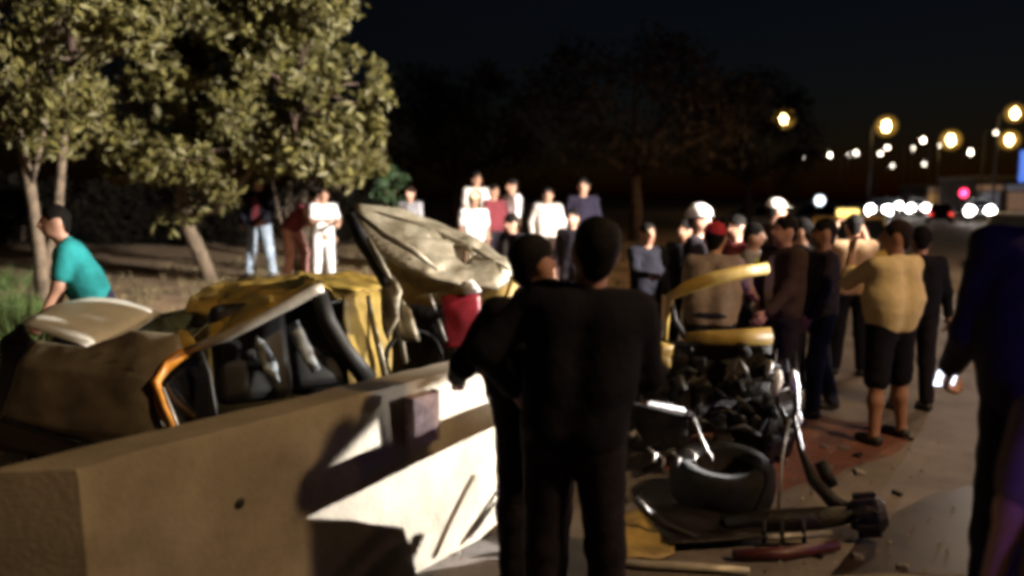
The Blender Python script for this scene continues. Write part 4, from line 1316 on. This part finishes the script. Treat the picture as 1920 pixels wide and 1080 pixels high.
far_block(1735, 1800, 350, 120, 'far low shop building with warm lit signs at the end of the road', [L1, L2])
far_block(1826, 1935, 335, 95, 'far shop building with cold dim signs at the right edge', [L3, L2])
# red signal and blue sign
def signal(px, py, d, label, name, shape, m, cat):
    p = P(px, py, d)
    root = empty(name, (p.x, p.y, 0))
    tag(root, label, cat)
    MB().tube([(0, 0, -.1), (0, 0, p.z)], .07, 8).build('pole', M['pole'], root)
    if shape == 'signal':
        MB().box((0, 0, p.z - .25), (.36, .3, 1.1), None, .03).build('housing', M['black'], root)
        MB().ball((0, -.17, p.z), (.26, .1, .26)).build('red_lens', m, root)
        MB().ball((0, -.16, p.z - .4), (.12, .06, .12)).build('lens', M['black'], root)
    else:
        MB().box((0, -.05, p.z), (.8, .12, 1.0), None, .03).build('sign_face', m, root)
    return root
signal(1805, 362, 60, 'red traffic signal glowing above the far cars', 'traffic_signal', 'signal', emit('red_signal', (1, .03, .10), 14), 'traffic light')
signal(1934, 312, 26, 'blue lit sign cut by the right edge of the picture', 'blue_sign', 'sign', emit('blue_sign_lit', (.10, .25, 1.0), .8), 'sign')
signal(1535, 376, 45, 'small white lamp on a pole above the parked cars', 'pole_light', 'signal', emit('white_lamp', (.85, .95, 1), 5), 'street lamp')

# ------------------------------------------------------------------ people on the bank
GB = 'onlookers standing on the bank'
FACE = dict(vox=.022)
stand('man in black jacket and pale blue jeans standing by the leaning tree', GB, 483, 328, 13.6, -8, shirt=('short', 'maroon_cloth'), pants=('long', 'jeans_cloth'), jacket='black_cloth', legL=(0, 9, 0), legR=(2, 8, 0), armL=(12, 14, 45, .4), armR=(8, 14, 35, .4))
person('person in dark red bending down behind the car roof', GB, (P(548, 500, 12.6).x, 12.6, terrain(P(548, 500, 12.6).x, 12.6)), 1.66, 65, lean=52, head=(0, -20), armL=(40, 5, 25, 0), armR=(55, 5, 20, 0), legL=(22, 4, 28), legR=(8, 4, 16), shirt=('short', 'maroon_cloth'), pants=('long', 'pink_cloth'))
stand('man in white T-shirt and white trousers behind the car roof', GB, 603, 352, 12.2, 30, lean=6, shirt=('short', 'white_cloth'), pants=('long', 'white_cloth'), armL=(25, 10, 60, .3), armR=(30, 12, 75, .5), skin='skin', hair='hair2')
stand('grey-shirted person with pale face directly behind the raised bonnet', GB, 768, 350, 13.2, -20, shirt=('long', 'grey_cloth'), skin='skin', hair='hair2')
stand('tallest onlooker in cream shirt behind the cream-capped man', GB, 893, 322, 14.6, 25, shirt=('short', 'offwhite_cloth'), pants=('long', 'khaki_cloth'))
stand('man in bright white T-shirt and cream cap beside the bonnet', GB, 888, 362, 12.0, 5, shirt=('short', 'white_cloth'), pants=('long', 'khaki_cloth'), hat=('cap', 'cream_cap'), fat=1.12, skin='skin2')
stand('narrow figure in dark maroon between two white shirts', GB, 926, 346, 13.6, 40, shirt=('long', 'maroon_cloth'), pants=('long', 'charcoal_cloth'))
stand('man in white shirt with a dark head turned left, centre of the bank', GB, 960, 336, 13.8, -60, shirt=('long', 'white_cloth'), pants=('long', 'khaki_cloth'), armR=(20, 12, 70, .4))
stand('dark-haired person in teal and white below the white-shirted men', GB, 968, 400, 10.2, -55, lean=8, shirt=('short', 'pale_blue_cloth'), pants=('long', 'charcoal_cloth'), jacket='charcoal_cloth')
stand('man in off-white jumper with hands in pockets', GB, 1027, 352, 13.4, 0, shirt=('long', 'offwhite_cloth'), pants=('long', 'brown_cloth'), armL=(-6, 20, 30, .6), armR=(-6, 20, 30, .6), fat=1.1)
stand('dark-clad person whose lit face shows beside the black-clad man', GB, 1074, 392, 11.2, -25, shirt=('long', 'charcoal_cloth'), pants=('long', 'charcoal_cloth'))
stand('man in navy shirt standing at the right end of the bank', GB, 1093, 334, 14.2, -5, shirt=('long', 'deep_navy_cloth'), pants=('long', 'black_cloth'), armL=(0, 12, 8, .2), armR=(0, 12, 8, .2))
# man in teal leaning behind the boot of the car
person('man in teal T-shirt leaning to the left behind the car boot', None, (P(178, 520, 6.0).x, 6.0, terrain(P(178, 520, 6.0).x, 6.0)), 1.66, -62, lean=24, tilt=0, head=(10, -10), shirt=('short', 'teal_cloth'), pants=('long', 'dark_jeans'), armL=(12, 10, 15, .1), armR=(0, 25, 20, .1), legL=(42, 5, 70), legR=(38, 8, 72), vox=.018, fat=1.25)
# ------------------------------------------------------------------ people round the wreck
GR = 'people gathered round the wreck'
stand('brown-faced man in dark coat beside the man in black, looking right', GR, 1010, 440, 3.40, -165, lean=5, head=(-70, -8), shirt=('coat', 'black_cloth'), pants=('long', 'charcoal_cloth'), armL=(8, 30, 62, .3), armR=(20, 10, 40, .2), legL=(4, 1, 6), legR=(0, -2, 2), skin='skin2', vox=.015, fat=1.3)
main = person('man all in black with his back turned, hand on hip, nearest the barrier', None, (P(1076, 700, 3.02).x, 3.02, 0), 1.77, 170, lean=4, tilt=-6, head=(14, -14), shirt=('long', 'black_cloth'), pants=('long', 'charcoal_cloth'), jacket='black_cloth',
      armL=(-14, 46, 84, .5), armR=(24, 8, 40, .1), legL=(2, 2, 2), legR=(3, 4, 4), skin='skin2', vox=.014, fat=1.02)
stand('man in red cap and greyish shirt bending over the car front', GR, 1338, 415, 6.2, 160, lean=14, head=(0, -8), shirt=('short', 'mauve_cloth'), pants=('long', 'dark_jeans'), hat=('cap', 'red_cap'), armL=(30, 10, 30, .1), armR=(30, 22, 30, .1), fat=1.25, vox=.018)
stand('person in white helmet behind the red-capped man', GR, 1312, 388, 7.8, 60, shirt=('long', 'charcoal_cloth'), pants=('long', 'black_cloth'), hat=('helmet', 'white_cloth'))
stand('pink-faced person just right of the red cap', GR, 1381, 404, 8.3, -60, shirt=('short', 'maroon_cloth'), pants=('long', 'black_cloth'))
vest = stand('worker in grey top with lime reflective bands', GR, 1414, 418, 7.4, 60, shirt=('long', 'grey_cloth'), pants=('long', 'dark_jeans'))
stand('tall person in off-white cap behind the brown-jacketed man', GR, 1456, 374, 9.4, 100, shirt=('long', 'brown_cloth'), pants=('long', 'black_cloth'), hat=('cap', 'offwhite_cloth'))
stand('man in dark brown jacket with a pale collar looking left', GR, 1472, 404, 6.5, -75, shirt=('long', 'offwhite_cloth'), pants=('long', 'charcoal_cloth'), jacket='brown_cloth', head=(0, -6), armL=(18, 6, 30, .1), armR=(18, 6, 30, .1), vox=.018)
stand('dark figure with pale sleeves between the brown jacket and the navy shirt', GR, 1504, 410, 7.6, -120, shirt=('long', 'grey_cloth'), pants=('long', 'black_cloth'), jacket='charcoal_cloth')
stand('man in dark navy shirt and jeans standing side-on', GR, 1546, 409, 6.75, -95, shirt=('long', 'navy_cloth'), pants=('long', 'dark_jeans'), head=(0, -5), armL=(8, 6, 20, .1), armR=(5, 8, 12, .1), legL=(8, 3, 6), legR=(-8, 3, 8), vox=.018, skin='skin2')
stand('dark-haired person in tan shirt with both arms raised, filming', GR, 1603, 402, 8.3, 165, shirt=('short', 'tan_cloth'), pants=('long', 'black_cloth'), armL=(75, 15, 85, .2), armR=(75, 15, 85, .2), skin='skin2')
beige = stand('man in beige jumper and black shorts with bare legs, one arm raised to his face', GR, 1682, 412, 6.0, -162, head=(52, -4), shirt=('long', 'beige_cloth'), pants=('shorts', 'black_cloth'), armL=(52, 22, 118, .15), armR=(14, 14, 40, .3), legL=(-3, 6, 4), legR=(5, 6, 6), fat=1.35, vox=.016, skin='skin2', hair='hair2')
stand('dark figure half hidden behind the beige jumper', GR, 1728, 424, 6.9, 175, shirt=('long', 'black_cloth'), pants=('long', 'charcoal_cloth'), armL=(0, 14, 10, .1), armR=(0, 14, 10, .1))
for zz in (1.18, 1.30):
    bd = MB().tube([(math.cos(t * .3307) * .215, math.sin(t * .3307) * .165 + .01, zz + .012 * math.sin(t)) for t in range(20)], .022, 6, flat=.4, up=(0, 0, 1)).build('reflective_band', M['vest_lime'], vest)
ks = MB().box((0, 0, .08), (.9, .5, .16), Matrix.Rotation(R(27), 3, 'Z'), .02).build('kerb_stone', M['concrete'], None)
ks.location = (1.98, 2.6, 0)
tag(ks, 'concrete kerb stone under the tall man at the right edge', 'kerb')
right = person('tall man in dark navy at the right edge, back turned, holding a lit phone', None, (1.79, 2.6, .16), 1.88, 160, lean=3, head=(10, -20), shirt=('long', 'navy_cloth'), pants=('long', 'black_cloth'), armL=(4, 9, 48, .05), armR=(10, 12, 30, .1), vox=.014, fat=1.2, skin='skin2')
M['striped_cloth'] = mat('striped_cloth', (.3, .25, .28), .9, spec=.15)
_n = M['striped_cloth'].node_tree
_w = _n.nodes.new('ShaderNodeTexWave'); _w.bands_direction = 'Z'; _w.inputs['Scale'].default_value = 18
_t = _n.nodes.new('ShaderNodeTexCoord'); _n.links.new(_t.outputs['Object'], _w.inputs['Vector'])
_c = _n.nodes.new('ShaderNodeValToRGB'); _c.color_ramp.elements[0].color = (.008, .006, .012, 1); _c.color_ramp.elements[1].color = (.36, .26, .28, 1)
_n.links.new(_w.outputs['Fac'], _c.inputs['Fac']); _n.links.new(_c.outputs['Color'], _n.nodes['Principled BSDF'].inputs['Base Color'])
person('person in striped top cut off by the right edge', None, (1.49, 1.93, 0), 1.60, 165, shirt=('short', 'striped_cloth'), pants=('long', 'black_cloth'), vox=.018)
for (px, top, d, lb, yaw) in ((1214, 418, 8.6, 'dim figure in black left of the yellow window frame', 20), (1284, 412, 9.0, 'dim figure directly left of the white helmet', -40)):
    q = stand(lb, GR, px, top, d, yaw, skin='skin2', shirt=('long', 'black_cloth'), pants=('long', 'black_cloth'), armR=(30, 10, 60, .2))

# things in hands
SCREEN = emit('phone_screen_lit', (.82, .88, 1.0), 4.0)
def phone(holder, side, label, tilt=0.0, at=None):
    p = hand_world(holder, side) if at is None else at
    root = empty('mobile_phone', p)
    tag(root, label, 'phone')
    rot = Matrix.Rotation(holder.rotation_euler.z, 3, 'Z') @ Matrix.Rotation(R(-50) + tilt, 3, 'X')
    MB().box((0, 0, 0), (.075, .009, .15), rot, .004).build('phone_case', M['black'], root)
    MB().box(rot @ Vector((0, .0062, 0)), (.068, .003, .138), rot, .001).build('screen', SCREEN, root, smooth=False)
    return root
phone(right, 1, 'lit mobile phone in the hand of the man at the right edge')
# bag in the beige man's hand
bp = hand_world(beige, -1)
bag = empty('bag', bp - Vector((0, 0, .02)))
tag(bag, 'dark cloth bag in the hand of the man in the beige jumper', 'bag')
v, q = sdf_mesh([('e', (.02, 0, -.13), (.13, .07, .10)), ('c', (-.06, 0, -.08), (.14, .02, -.15), .05, .04)], .014, k=.05, wr=.006)
mesh_obj('bag_body', v, q, M['black_cloth'], bag)
MB().tube([(-.05, 0, -.06), (-.02, 0, .01), (.02, 0, .01), (.05, 0, -.06)], .008, 6).build('handle', M['black'], bag)
for o in bpy.data.objects:
    for k in ('hand_left', 'hand_right'):
        if k in o.keys(): del o[k]
